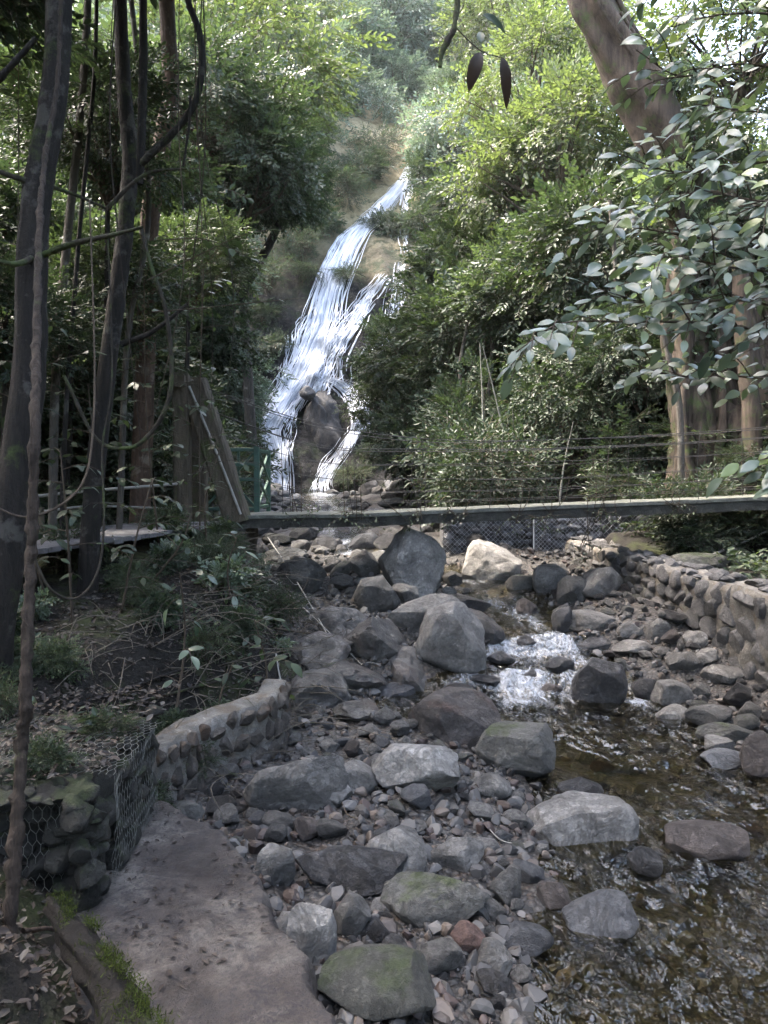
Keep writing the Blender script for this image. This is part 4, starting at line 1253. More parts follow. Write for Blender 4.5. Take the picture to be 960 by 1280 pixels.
# ---- boardwalk and rails leading up to the bridge
mb = MB(); r = np.random.default_rng(3)
MAT['plank'] = mat_rock('grey_weathered_planks', (.11, .105, .105), (.27, .26, .26), rough=.8, scale=3)
c0, c1 = Vector((-2.65, 10.75)), Vector((-3.5, 6.6))
dv = (c1 - c0); Lb = dv.length; dv /= Lb; nv = Vector((-dv.y, dv.x))
s = 0
while s < Lb:
    pw = r.uniform(.15, .2)
    c = c0 + dv * (s + pw / 2)
    V, F = beam((c.x - nv.x * .62, c.y - nv.y * .62, 1.70 + r.normal(0, .006)), (c.x + nv.x * .62, c.y + nv.y * .62, 1.70 + r.normal(0, .006)), pw - .012, .045, 4, (0, 0, 1), .006, s)
    mb.add(V, F, 0, r.random()); s += pw
o = mb.build('boardwalk', MAT['plank'], loc=(-3.0, 8.7, 1.6), smooth=False)
tag(o, 'grey weathered plank walkway running through the undergrowth to the bridge tower', 'walkway', kind='structure')
for pts, rad, lab in (([at(30, 622, 8.6), at(110, 614, 9.2), at(221, 605, 10.3)], .02, 'upper pale pole handrail tied to the bridge tower beside the plank walkway'),
                      ([at(48, 640, 8.4), at(120, 633, 9.4), at(215, 636, 11)], .016, 'lower pale pole handrail below the upper one by the plank walkway')):
    h = thing('handrail', lab, 'handrail', pts[1])
    mb = MB(); V, F = tube(pts, rad, 7, 20, wob=.15); mb.add(V, F); mb.build('pole', MAT['pole'], h)
    for k in range(3):
        q = Vector(pts[k]); 
        mb = MB(); V, F = tube([q + Vector((.02, .03, .05)), (q.x + .03, q.y + .05, gz(q.x, q.y) - .1)], .03, 7, 8, wob=.2); mb.add(V, F); mb.build('stake', MAT['timber'], h)
# ================================================================== VEGETATION
MAT['leaf_mid'] = mat_leaf('mid_green_leaf', (.015, .027, .016), (.050, .074, .038), .32, .45, .45, young=(.09, .12, .056))
MAT['leaf_dark'] = mat_leaf('dark_glossy_leaf', (.013, .024, .015), (.044, .066, .038), .25, .5, .35)
MAT['leaf_bright'] = mat_leaf('fresh_yellow_green_leaf', (.036, .054, .024), (.096, .124, .058), .42, .45, .45, young=(.155, .18, .085))
MAT['leaf_hazed'] = mat_leaf('haze_toned_leaf', (.050, .080, .066), (.165, .215, .17), .3, .45, .45, (1.3, 1.4, .9))  # pale bluish colour carries the haze and brightness of the far trees
MAT['leaf_broad'] = mat_leaf('broad_glossy_leaf', (.045, .074, .054), (.115, .158, .105), .28, .36, .7, young=(.17, .22, .06))
MAT['leaf_dead'] = mat_leaf('dead_brown_leaf', (.016, .012, .010), (.055, .042, .033), .15, .55, .35, (1.2, 1.0, .85))
MAT['bark_dark'] = mat_bark('dark_bark', (.006, .005, .0045), (.026, .022, .018), .1, pale=(.08, .075, .065))
MAT['bark_grey'] = mat_bark('grey_bark', (.03, .027, .023), (.11, .098, .082), .15, pale=(.22, .21, .18))
MAT['bark_red'] = mat_bark('reddish_peeling_bark', (.05, .033, .025), (.15, .10, .072), 0, pale=(.24, .2, .16))
MAT['bark_fig'] = mat_bark('fluted_fig_bark', (.018, .014, .011), (.10, .076, .057), .3, stretch=(4, 4, .5))
MAT['bark_vine'] = mat_bark('shaggy_vine_bark', (.010, .008, .006), (.06, .045, .034), .15, stretch=(14, 14, 2))
MAT['twig'] = mat_bark('brown_twig', (.03, .022, .016), (.10, .078, .055), .1)
MAT['drytwig'] = mat_bark('dry_grey_twig', (.04, .034, .027), (.17, .15, .12), .15)
MAT['mossbark'] = mat_bark('mossy_branch', (.012, .010, .007), (.05, .042, .03), .4)

def leaf_simple(w=.42, fold=.08, bend=-.06):
    V = np.array([(0, 0, 0), (w * .5, .38, fold), (w * .40, .74, fold * .7 + bend * .5), (0, 1, bend), (-w * .40, .74, fold * .7 + bend * .5), (-w * .5, .38, fold)])
    F = np.array([[0, 1, 2, 3], [0, 3, 4, 5]])
    return V, F
def leaf_fine(w=.42, fold=.10, bend=-.18, n=7):
    V, F = [], []
    tt = np.linspace(0, 1, n)
    for t_ in tt:
        wd = w * .5 * (math.sin(PI * min(t_ * .96 + .03, 1) ** .85)) ** .75
        if t_ == 1: wd = .004
        z = bend * t_ * t_
        for u in (-1, -.5, 0, .5, 1):
            V.append((u * wd, t_, z + fold * abs(u) * wd * 2 - .03 * abs(u) ** 2 * (abs(u) > .9) + .012 * math.sin(t_ * 19) * abs(u)))
    V = np.array(V)
    return V, grid_faces(5, n)

def spray(nl, length, leaf, lv, seed, droop=.25, open_=60, twig=True, whorl=False):
    """a twig along +y with alternate leaves; returns V, F, is_leaf(face), leafid(vert)"""
    r = np.random.default_rng(seed)
    LV, LF = lv
    Vs, Fs, Ms, Is = [], [], [], []
    n = 0
    def pt(t_): return np.array([.04 * length * math.sin(t_ * 5 + seed), length * t_, -droop * length * t_ * t_])
    for k in range(nl):
        t_ = (k + .6) / nl if not whorl else .75 + .25 * k / nl
        side = 1 if k % 2 else -1
        a = math.radians(open_ * (1 - .5 * t_) + r.normal(0, 10)) * side if not whorl else r.uniform(0, 2 * PI)
        if k == nl - 1 and not whorl: a = r.normal(0, .2)
        D = np.array([math.sin(a), math.cos(a), r.normal(-.1, .22)])
        up = np.array([r.normal(0, .22), r.normal(0, .22) - .1, 1])
        R = frames(D[None], up)[0]
        s = leaf * r.uniform(.7, 1.2)
        Vs.append((LV * s) @ R.T + pt(t_)); Fs.append(LF + n); Ms.append(np.zeros(len(LF), int)); Is.append(np.full(len(LV), k)); n += len(LV)
    if twig:
        V, F = tube([pt(t_) for t_ in np.linspace(0, 1, 4)], [length * .014, length * .006], 3)
        Vs.append(V); Fs.append(F + n); Ms.append(np.ones(len(F), int)); Is.append(np.full(len(V), nl))
    return np.vstack(Vs), np.vstack(Fs), np.concatenate(Ms), np.concatenate(Is)

def put_sprays(mb, sprays, Pos, Dir, up, r, scale, roll=.4, leafmat=0, twigmat=1):
    up = np.broadcast_to(np.asarray(up, float), Pos.shape)
    which = r.integers(0, len(sprays), len(Pos))
    for k, (V, F, M, I) in enumerate(sprays):
        q = np.nonzero(which == k)[0]
        if not len(q): continue
        R = frames(Dir[q], up[q], r, roll)
        s = scale[q]
        Wd = np.einsum('nij,nkj->nki', R, V[None] * s[:, None, None]) + Pos[q][:, None, :]
        tv = np.clip(r.random((len(q), 1)) * .5 + r.random((len(q), I.max() + 1)) * .5, 0, 1)[:, I]
        kV = len(V)
        for m_, mat in ((0, leafmat), (1, twigmat)):
            f = F[M == m_]
            if not len(f): continue
            FF = (f[None] + (np.arange(len(q)) * kV)[:, None, None]).reshape(-1, 4)
            if m_ == 0:
                mb.add(Wd.reshape(-1, 3), FF, mat, tv.ravel())
            else:
                mb.F.append(FF + mb.n - kV * len(q)); mb.M.append(np.full(len(FF), mat, np.int32))

def crown_mesh(name, seed, mats, nclu=70, per=16, leaf=.05, nl=9, slen=.2, shape=(1, 1, .8), clr=(.16, .34), flat=.6, inner=.35, droop=.25, lw=.42, limbs=True, low=-.9, roll=.5, whorl=False, bottom=-1.0):
    r = np.random.default_rng(seed)
    sp = [spray(nl, slen, leaf, leaf_simple(lw), seed * 10 + k, droop, whorl=whorl) for k in range(4)]
    mb = MB()
    C = []
    lump = r.normal(size=3) * 3
    while len(C) < nclu:
        v = r.normal(size=3); v /= np.linalg.norm(v)
        rr = r.uniform(inner, 1) ** .6
        k = 1 + .35 * fbm(np.array([v * 1.6 + lump]), 2)[0]
        c = v * rr * k * .85
        if c[2] < bottom * .8: continue
        C.append(c * shape)
    C = np.array(C)
    P, D, S, UPS = [], [], [], []
    for c in C:
        rad = r.uniform(*clr)
        m = max(3, int(per * (rad / np.mean(clr)) ** 2 * r.uniform(.7, 1.2)))
        d = r.normal(size=(m, 3)); d /= np.linalg.norm(d, axis=1)[:, None]
        P.append(c + d * (rad * r.random(m) ** .45)[:, None] * np.array([1, 1, flat]))
        out = c / (np.linalg.norm(c) + .1)
        D.append(d * .8 + out * .7 + np.array([0, 0, -.05]))
        S.append(r.uniform(.75, 1.2, m))
        UPS.append(np.tile(np.array([0, 0, .75]) + out * .75, (m, 1)))
    P, D, S = np.vstack(P), np.vstack(D), np.concatenate(S)
    put_sprays(mb, sp, P, D, np.vstack(UPS), r, S, roll)
    if limbs:
        base = np.array([0, 0, low])
        for c in C[r.permutation(len(C))[:max(14, nclu // 3)]]:
            midp = base * .45 + c * .55 + np.array([0, 0, .12]) + r.normal(0, .05, 3)
            V, F = tube([base * r.uniform(.3, 1), midp, c], [.024, .012, .004], 5, 9, wob=.2)
            mb.add(V, F, 1)
    return mb.mesh(name, mats, smooth=False)

L = MAT
CR = {
 'round': crown_mesh('crown', 1, [L['leaf_mid'], L['twig']], 105, 18, .056, 9, .19, lw=.52),
 'round2': crown_mesh('crown', 2, [L['leaf_mid'], L['twig']], 92, 18, .060, 9, .21, shape=(1, .9, .95), lw=.52),
 'airy': crown_mesh('crown', 3, [L['leaf_bright'], L['twig']], 85, 14, .058, 9, .22, lw=.5, clr=(.14, .28), flat=.7),
 'airy2': crown_mesh('crown', 4, [L['leaf_mid'], L['twig']], 74, 15, .060, 9, .23, lw=.52, shape=(1, 1, .7), flat=.4),
 'tier': crown_mesh('crown', 5, [L['leaf_hazed'], L['twig']], 90, 17, .066, 9, .24, shape=(1, 1, .75), flat=.3, lw=.4, droop=.35),
 'tier2': crown_mesh('crown', 6, [L['leaf_hazed'], L['twig']], 75, 17, .066, 9, .24, shape=(1, .9, .95), flat=.4, lw=.42),
 'dark': crown_mesh('crown', 7, [L['leaf_dark'], L['twig']], 105, 17, .058, 9, .19, lw=.5),
}
SH = {
 'shrub': crown_mesh('foliage', 11, [L['leaf_dark'], L['twig']], 55, 13, .10, 8, .34, shape=(1, 1, .8), inner=.15, lw=.36, droop=.4, bottom=-.7),
 'shrub2': crown_mesh('foliage', 12, [L['leaf_mid'], L['twig']], 45, 12, .11, 9, .36, shape=(1, 1, .9), inner=.15, lw=.40, droop=.35, bottom=-.7),
 'herb': crown_mesh('foliage', 13, [L['leaf_dark'], L['twig']], 26, 9, .24, 5, .34, shape=(1, 1, .75), inner=.1, lw=.45, droop=.3, bottom=-.5),
 'broad': crown_mesh('foliage', 14, [L['leaf_broad'], L['twig']], 24, 9, .20, 6, .36, shape=(1, 1, .8), inner=.1, lw=.5, droop=.3, bottom=-.5),
 'fern': crown_mesh('foliage', 15, [L['leaf_mid'], L['twig']], 30, 8, .13, 13, .62, shape=(1, 1, .55), inner=.05, lw=.22, droop=.5, bottom=-.4),
}

def tree(px, py, d, rad, kind, label, bark='bark_grey', base=None, tr=None, group=None, sq=1.0, seed=0, name='tree', rot=None, lean=.0):
    """a tree whose crown centre is seen at (px, py) at distance d, crown radius rad metres"""
    c = at(px, py, d)
    r = np.random.default_rng(seed * 13 + int(px) + int(py))
    bx, by = (base if base else (c.x + r.normal(0, .5) + lean, c.y + .4 + abs(r.normal(0, .4))))
    bz = gz(bx, by) if by < 34 else None
    if by >= 34:
        # stands on the cliff or the slope above it
        zz = np.linspace(0, 60, 400); yy = cliff(np.full(400, bx), zz)
        k = np.nonzero(yy > by)[0]; bz = float(zz[k[0]]) if len(k) else c.z - 4
    bz = min(bz, c.z - rad * .4)
    t = thing(name, label, 'tree', (bx, by, bz - .15), group)
    tr = tr or min(.15, max(.05, (c.z - bz) * .022))
    low = Vector((c.x, c.y, c.z - rad * .75 * sq))
    mid = Vector((bx, by, bz)).lerp(low, .55) + Vector((r.normal(0, .25), r.normal(0, .2), 0))
    mb = MB(); V, F = tube([(bx, by, bz - .3), mid, low, (c.x, c.y, c.z + rad * .2)], [tr * 1.35, tr, tr * .75, tr * .3], 9, 26, wob=.12, flute=.05, seed=seed)
    mb.add(V, F); mb.build('trunk', MAT[bark], t)
    child('crown', CR[kind], t, Vector(c) - t.location, (0, 0, r.uniform(0, 6.28) if rot is None else rot), (rad, rad, rad * sq))
    return t

def shrub(x, y, rad, kind, label, group=None, h=1.0, seed=0, name='shrub', dz=0):
    r = np.random.default_rng(seed * 7 + int(abs(x) * 100) + int(y * 31))
    z = gz(x, y) if y < 34 else 0
    if -2.3 < x < -1.35 and 3.4 < y < 4.5: z = max(z, .88)
    t = thing(name, label, 'shrub', (x, y, z), group)
    child('foliage', SH[kind], t, (0, 0, rad * h * .55 + dz), (r.normal(0, .12), r.normal(0, .12), r.uniform(0, 6.28)), (rad, rad, rad * h))
    return t

# ---- trees of the far slopes and the cliff top
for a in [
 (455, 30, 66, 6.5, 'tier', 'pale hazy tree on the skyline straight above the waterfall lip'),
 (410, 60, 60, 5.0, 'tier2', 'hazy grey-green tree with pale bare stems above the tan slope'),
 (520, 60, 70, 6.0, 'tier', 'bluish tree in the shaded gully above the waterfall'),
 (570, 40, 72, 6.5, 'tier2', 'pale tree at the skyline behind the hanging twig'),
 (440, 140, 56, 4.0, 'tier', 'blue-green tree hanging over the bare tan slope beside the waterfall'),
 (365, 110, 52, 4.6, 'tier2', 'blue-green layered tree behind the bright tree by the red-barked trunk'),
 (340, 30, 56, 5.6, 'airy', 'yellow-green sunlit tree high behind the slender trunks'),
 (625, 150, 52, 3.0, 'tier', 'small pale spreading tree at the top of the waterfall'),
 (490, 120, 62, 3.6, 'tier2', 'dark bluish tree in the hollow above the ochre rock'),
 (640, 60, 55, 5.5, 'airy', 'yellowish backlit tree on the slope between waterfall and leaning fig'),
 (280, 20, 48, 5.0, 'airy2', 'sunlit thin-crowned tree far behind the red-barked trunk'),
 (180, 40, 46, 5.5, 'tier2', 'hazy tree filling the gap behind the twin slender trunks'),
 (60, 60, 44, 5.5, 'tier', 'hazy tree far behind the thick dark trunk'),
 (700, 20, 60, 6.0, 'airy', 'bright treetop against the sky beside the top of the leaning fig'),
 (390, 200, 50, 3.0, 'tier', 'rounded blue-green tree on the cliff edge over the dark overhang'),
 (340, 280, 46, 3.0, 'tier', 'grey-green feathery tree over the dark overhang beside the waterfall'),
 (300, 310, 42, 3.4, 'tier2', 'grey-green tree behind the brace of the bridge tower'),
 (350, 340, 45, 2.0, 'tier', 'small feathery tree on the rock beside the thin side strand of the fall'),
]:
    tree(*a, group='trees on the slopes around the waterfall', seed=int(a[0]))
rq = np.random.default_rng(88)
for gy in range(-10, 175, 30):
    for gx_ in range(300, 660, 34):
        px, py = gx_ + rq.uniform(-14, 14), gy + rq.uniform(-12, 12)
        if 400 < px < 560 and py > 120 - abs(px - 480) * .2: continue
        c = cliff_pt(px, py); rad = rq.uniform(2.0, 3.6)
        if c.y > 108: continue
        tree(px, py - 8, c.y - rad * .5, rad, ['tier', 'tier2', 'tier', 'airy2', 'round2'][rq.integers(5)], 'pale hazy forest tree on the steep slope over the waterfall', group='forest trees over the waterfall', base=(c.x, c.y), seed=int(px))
# ---- trees on the near side of the gorge, left bank
for a in [
 (300, 205, 20, 2.3, 'round', 'dense dark-leaved tree whose crown overhangs the view of the waterfall', 'bark_dark', (-6.6, 20.6)),
 (350, 225, 22, 1.5, 'round2', 'glossy leafy tree reaching furthest toward the waterfall', 'bark_dark', (-6.9, 22.5)),
 (300, 90, 24, 3.4, 'airy', 'bright yellow-green tree lit from behind near the red-barked trunk', 'bark_grey'),
 (240, 130, 19, 2.3, 'airy2', 'thin-leaved tree behind the looping liana', 'bark_grey'),
 (90, 200, 17, 2.7, 'round', 'bushy tree behind the thick dark trunk', 'bark_dark'),
 (30, 330, 14, 2.0, 'dark', 'dark tree at the edge of the view behind the thick dark trunk', 'bark_dark'),
 (150, 330, 18, 2.3, 'round2', 'mid-green tree between the two dark trunks', 'bark_dark'),
 (235, 320, 24, 2.4, 'tier', 'pale blue-green tree between the spotted trunk and the waterfall', 'bark_grey'),
 (240, 410, 20, 2.0, 'round', 'small dense tree above the bridge tower', 'bark_dark'),
 (130, 440, 15, 1.9, 'dark', 'dark leafy tree low behind the spotted dark trunk', 'bark_dark'),
 (60, 480, 13, 1.8, 'dark', 'dark low tree in the shade behind the plank walkway', 'bark_dark'),
 (20, 110, 22, 3.2, 'airy2', 'pale thin tree high at the edge behind the thick dark trunk', 'bark_grey'),
 (200, 240, 27, 3.0, 'airy', 'yellow-green tree seen through the loop of the liana', 'bark_grey'),
 (160, 110, 30, 3.8, 'tier2', 'bluish tree behind the spotted dark trunk', 'bark_grey'),
 (262, 470, 26, 2.2, 'tier', 'greyish tree at the water side behind the bridge tower', 'bark_dark', (-7.4, 26.5)),
 (195, 520, 16, 1.5, 'round2', 'low leafy tree just behind the posts of the bridge tower', 'bark_dark'),
]:
    tree(*a[:6], bark=a[6], base=a[7] if len(a) > 7 else None, group='trees on the near bank', seed=int(a[0]))
for x, y, z, rad, kind, lab in [(-3.7, 7.6, 3.9, .95, 'dark', 'small dark tree between the thick trunk and the plank walkway'), (-4.9, 7.0, 4.6, 1.3, 'round', 'leafy young tree at the edge of the view over the walkway'), (-3.4, 9.6, 4.7, 1.05, 'round2', 'young tree shading the walkway beside the reddish trunk'),
                                (-5.2, 9.2, 3.6, 1.3, 'dark', 'dense dark young tree beyond the walkway'), (-3.1, 8.8, 6.2, 1.2, 'airy2', 'light crown high between the twin trunks'), (-2.9, 11.6, 5.6, 1.1, 'round', 'young tree spreading over the bridge tower'), (-4.6, 11.5, 5.4, 1.5, 'round2', 'bushy young tree behind the tower and the walkway'),
                                (-6.2, 10.5, 6.0, 1.8, 'dark', 'dark young tree in the deep shade of the near bank'), (-3.9, 5.8, 6.3, 1.5, 'dark', 'low spreading crown over the path beside the thick trunk')]:
    bx_, by_ = x - .3, y + .2; g_ = gz(bx_, by_)
    t = thing('tree', lab, 'tree', (bx_, by_, g_ - .1), 'young trees by the plank walkway')
    mb = MB(); V, F = tube([(bx_, by_, g_ - .2), (x - .1, y + .1, (g_ + z) / 2), (x, y, z)], [.05, .04, .02], 8, 24, wob=.15); mb.add(V, F); mb.build('trunk', MAT['bark_dark'], t)
    child('crown', CR[kind], t, Vector((x, y, z)) - t.location, (0, 0, x * 3), (rad, rad, rad * .8))
# ---- trees of the other bank
for a in [
 (590, 340, 24, 2.3, 'round', 'leafy tree leaning out over the waterfall from the far bank', 'bark_dark'),
 (655, 235, 23, 2.5, 'airy2', 'tall fresh-leaved tree beside the waterfall top', 'bark_grey'),
 (700, 200, 21, 2.8, 'airy', 'backlit yellow-green tree next to the leaning fig trunk', 'bark_grey'),
 (600, 420, 21, 2.4, 'round2', 'dense dark tree with several thin stems in the middle of the far bank', 'bark_dark'),
 (520, 440, 24, 2.0, 'round', 'dense tree covering the edge of the lower waterfall', 'bark_dark'),
 (680, 360, 19, 2.2, 'round', 'bushy tree behind the pale broad-leaved branch', 'bark_dark'),
 (760, 320, 17, 2.3, 'round2', 'leafy tree just before the leaning fig trunk', 'bark_dark'),
 (530, 540, 22, 1.7, 'dark', 'dark drooping tree over the rocks at the foot of the waterfall', 'bark_dark'),
 (610, 530, 18, 1.8, 'dark', 'dark shady tree behind the middle of the footbridge', 'bark_dark'),
 (720, 480, 16, 1.8, 'dark', 'dark leafy tree below the pale broad-leaved branch', 'bark_dark'),
 (670, 110, 27, 3.0, 'airy', 'pale yellow-green crown against the bright sky near the fig top', 'bark_grey'),
 (920, 300, 20, 2.6, 'round2', 'green crown behind the leaning fig at the edge of the view', 'bark_grey'),
 (850, 250, 23, 3.0, 'airy', 'thin sunlit crown showing through behind the fig trunk', 'bark_grey'),
 (960, 430, 15, 1.8, 'dark', 'dark crown beside the fig roots at the edge of the view', 'bark_dark'),
 (480, 500, 27, 1.4, 'round2', 'small bright tree against the falling water', 'bark_dark'),
 (800, 440, 14.6, 1.3, 'dark', 'small dark tree in front of the fig roots', 'bark_dark'),
]:
    tree(*a[:6], bark=a[6], group='trees on the far bank', seed=int(a[0]))

# ---- undergrowth shrubs
r = np.random.default_rng(101)
def fill(n, xr, yr, rr, kinds, label, group, test=lambda x, y: True, h=(.7, 1.1), gap=.55):
    k = tries = 0; done = []
    while k < n and tries < n * 40:
        tries += 1
        x, y = r.uniform(*xr), r.uniform(*yr)
        if not test(x, y): continue
        rad = r.uniform(*rr)
        if any((x - a) ** 2 + (y - b) ** 2 < ((rad + c) * gap) ** 2 for a, b, c in done): continue
        done.append((x, y, rad))
        shrub(x, y, rad, kinds[r.integers(len(kinds))], label, group, r.uniform(*h), k); k += 1
fill(36, (1.6, 10), (13.9, 26), (.8, 1.5), ['shrub', 'shrub', 'shrub2', 'herb'], 'dark leafy shrub on the shady slope behind the footbridge cables', 'undergrowth on the slope behind the footbridge', lambda x, y: x > BR(y) + .5 and x > .5)
fill(22, (-.5, 7), (24, 34), (1.0, 1.8), ['shrub', 'shrub2', 'fern'], 'leafy shrub on the far bank close to the waterfall', 'shrubs beside the waterfall', lambda x, y: x > BR(y) + .6)
fill(26, (4.4, 9), (8.6, 14.2), (.45, .95), ['herb', 'fern', 'shrub', 'herb'], 'big-leaved herb growing behind the curved rubble wall', 'herbs behind the curved wall', lambda x, y: x > BR(y) + .8 and not (4.2 < x < 5.2 and 8 < y < 10.5), h=(.6, 1.0))
fill(34, (-11, -3.6), (11.5, 24), (.8, 1.6), ['shrub', 'shrub2', 'shrub', 'fern'], 'leafy shrub on the bank behind the plank walkway', 'shrubs behind the plank walkway', lambda x, y: x < BL(y) - .9 and not (x > -4.2 and y < 12.6))
fill(22, (-12, -5), (24, 34), (1.0, 1.8), ['shrub2', 'fern', 'shrub'], 'leafy shrub on the near bank close to the waterfall', 'shrubs at the near side of the waterfall', lambda x, y: x < BL(y) - .5)
fill(24, (-8.5, -4.3), (5.5, 12), (.5, 1.0), ['shrub', 'herb', 'shrub2', 'broad'], 'shade-loving shrub beyond the plank walkway', 'shrubs beyond the plank walkway', lambda x, y: x < -4.5)
for x, y, rad, kind, lab in [(-2.75, 9.6, .32, 'shrub2', 'bushy green plant at the foot of the bridge tower'), (-2.35, 8.9, .22, 'herb', 'low herb in front of the bridge tower foot'), (-2.0, 9.3, .26, 'shrub2', 'bright-leaved plant growing against the tower foot'),
                             (-3.1, 7.6, .34, 'fern', 'fern beside the plank walkway'), (-2.4, 7.2, .2, 'shrub2', 'small shrub on the brow of the leafy bank'), (-1.75, 8.0, .24, 'shrub', 'twiggy shrub on the brink above the rock ledge'),
                             (-1.35, 7.2, .2, 'shrub2', 'small green bush over the cracked rock ledge'), (-1.5, 6.5, .24, 'fern', 'little fern above the mortared stone wall'), (-2.9, 5.6, .26, 'herb', 'herb clump on the leaf-strewn bank'),
                             (-2.25, 4.35, .17, 'fern', 'tiny fern on top of the mossy gabion'), (-1.62, 3.62, .14, 'shrub2', 'creeper spilling over the corner of the mossy gabion'), (-1.48, 4.1, .13, 'fern', 'fern tuft at the rim of the mossy gabion facing the slab'),
                             (-1.95, 3.5, .15, 'shrub', 'dark creeper on the front rim of the mossy gabion'), (-1.5, 4.75, .16, 'shrub2', 'leafy tuft between gabion and mortared wall'), (-2.6, 5.0, .2, 'fern', 'small fern by the vine-wrapped stem'), (-2.2, 8.3, .2, 'broad', 'leafy sapling halfway between walkway and rock ledge'),
                             (-3.4, 6.3, .35, 'shrub', 'dark shrub near the thick dark trunk'), (-1.25, 8.6, .28, 'fern', 'drooping fern over the upper rock ledge'), (-1.6, 7.6, .26, 'broad', 'glossy plant near the fallen twigs')]:
    shrub(x, y, rad, kind, lab)
fill(24, (-3.6, -.9), (4.6, 10), (.10, .22), ['herb', 'broad', 'shrub2', 'fern', 'shrub'], 'small leafy plant on the leaf-strewn near bank', 'small plants on the near bank', lambda x, y: x < BL(y) - .15 and not (abs((x + 2.65) - (y - 10.75) * .205) < .75), h=(.8, 1.3), gap=.5)
# plants on the cliff
for k, (px, py, rad, kind) in enumerate([(450, 225, 1.6, 'shrub2'), (475, 215, 1.3, 'fern'), (420, 250, 1.5, 'fern'), (400, 290, 1.4, 'shrub2'), (370, 320, 1.3, 'fern'), (480, 290, 1.2, 'shrub2'), (500, 260, 1.3, 'fern'), (540, 230, 1.5, 'shrub2'), (560, 205, 1.4, 'fern'),
                                         (520, 290, 1.5, 'shrub2'), (440, 350, .8, 'fern'), (385, 350, .9, 'fern'), (330, 400, .9, 'shrub'), (345, 440, .8, 'fern'), (318, 450, 1.2, 'shrub'), (420, 400, .5, 'fern'), (560, 260, 1.7, 'shrub2'), (520, 175, 1.4, 'shrub'), (590, 190, 1.6, 'shrub2'), (470, 195, 1.6, 'fern'),
                                         (455, 455, .6, 'shrub2'), (480, 420, 1.0, 'shrub2'), (495, 345, 1.1, 'shrub2'), (470, 570, 1.0, 'shrub'), (445, 600, .8, 'fern'), (300, 520, 1.4, 'shrub'), (310, 580, 1.2, 'shrub2'), (360, 260, 1.6, 'shrub2'), (330, 360, 1.3, 'fern')]):
    if any(abs(px - np.interp(py, [a[1] for a in S_], [a[0] for a in S_])) < 13 + rad * 960 / 42 * .5 and S_[0][1] - 14 < py < S_[-1][1] + 20 for S_ in (STRANDS[0], STRANDS[1], STRANDS[2])): continue
    c = cliff_pt(px, py)
    t = thing('cliff_shrub', 'tufted shrub clinging to the rock face around the waterfall', 'shrub', c, 'shrubs on the waterfall cliff')
    child('foliage', SH[kind], t, (0, -.25 * rad, .25 * rad), (.5, 0, k * 1.3), (rad, rad, rad * .8))

# ---- rock outcrop in the lower fall
MAT['outcrop'] = mat_rock('soaked_black_rock', (.004, .004, .004), (.020, .019, .018), rough=.5, scale=.6)
c = cliff_pt(400, 545)
t = thing('outcrop', 'dark wet rock outcrop parting the lower waterfall with a round stone on top', 'rock outcrop', c)
V, F = rock(917, 5, 16, .5, .9, .3)
mb = MB(); mb.add(V * [1.55, .9, 2.3] + np.array([c.x + .05, c.y + .25, c.z - .1]), F); mb.build('rock_mass', MAT['outcrop'], t, sharp=45)
c2 = cliff_pt(386, 498)
V, F = rock(911, 4, 6, .6, .9); mb = MB(); mb.add(V * [.42, .4, .36] + np.array([c2.x, c.y - .25, c2.z + .15]), F); mb.build('perched_stone', MAT['dark'], t, sharp=45)

# ---- slender trunks and lianas of the near bank
def trunk(pts, radii, mat, name, label, cat, sides=12, n=60, wob=.12, flute=.06, branches=(), seed=0, foot=True, partname='trunk'):
    P = [at(*p) for p in pts]
    if foot:
        q = P[-1]; g_ = gz(q.x, q.y)
        if g_ < q.z - .02: P.append(Vector((q.x + (q.x - P[-2].x) * .3, q.y, g_ - .12)))
    b = P[-1]
    t = thing(name, label, cat, b)
    mb = MB(); V, F = tube(P, radii, sides, n, wob=wob, flute=flute, seed=seed); mb.add(V, F); mb.build(partname, MAT[mat], t)
    for pts_, rad_, m_ in branches:
        mb = MB(); V, F = tube([at(*p) for p in pts_], rad_, 7, 26, wob=.25, seed=seed + 3); mb.add(V, F); mb.build('branch', MAT[m_], t)
    return t
tA = trunk([(70, -420, 4.9), (78, -180, 4.9), (75, -20, 4.9), (70, 100, 4.9), (48, 235, 4.9), (40, 330, 4.9), (38, 450, 4.9), (26, 560, 4.9), (8, 690, 4.9), (-10, 800, 4.9)], [.06, .075, .085, .10, .12, .15], 'bark_dark', 'tree', 'thick dark leaning trunk nearest the path with mossy bare side branches', 'tree',
      branches=[([(45, 322, 4.9), (90, 305, 4.75), (140, 294, 4.6), (178, 284, 4.5)], [.022, .016, .008], 'mossbark'), ([(48, 232, 4.9), (20, 222, 4.8), (-30, 205, 4.7)], [.02, .014], 'mossbark'),
                ([(52, 230, 4.9), (90, 242, 5.1), (132, 260, 5.2)], [.015, .007], 'mossbark'), ([(45, 320, 4.9), (20, 330, 4.6), (-20, 322, 4.4)], [.02, .014], 'mossbark'),
                ([(55, 150, 4.9), (20, 110, 4.7), (46, 48, 4.5)] if False else [(-30, 130, 4.6), (5, 92, 4.55), (46, 47, 4.5)], [.028, .02, .014], 'bark_dark')])
c = at(60, -560, 5.2); child('crown', CR['dark'], tA, c - tA.location, (0, 0, 1), (3.0, 3.0, 2.0))
tB = trunk([(140, -420, 7), (146, -120, 7), (150, 0, 7), (156, 120, 7), (163, 200, 7), (155, 300, 7), (138, 430, 7), (122, 560, 7), (112, 680, 7)], [.042, .058, .068, .076, .084, .095], 'bark_dark', 'tree', 'dark trunk spotted with pale lichen behind the thick leaning one', 'tree', seed=5,
      branches=[([(152, 430, 7), (190, 415, 6.9), (235, 380, 6.9)], [.03, .015], 'bark_dark')])
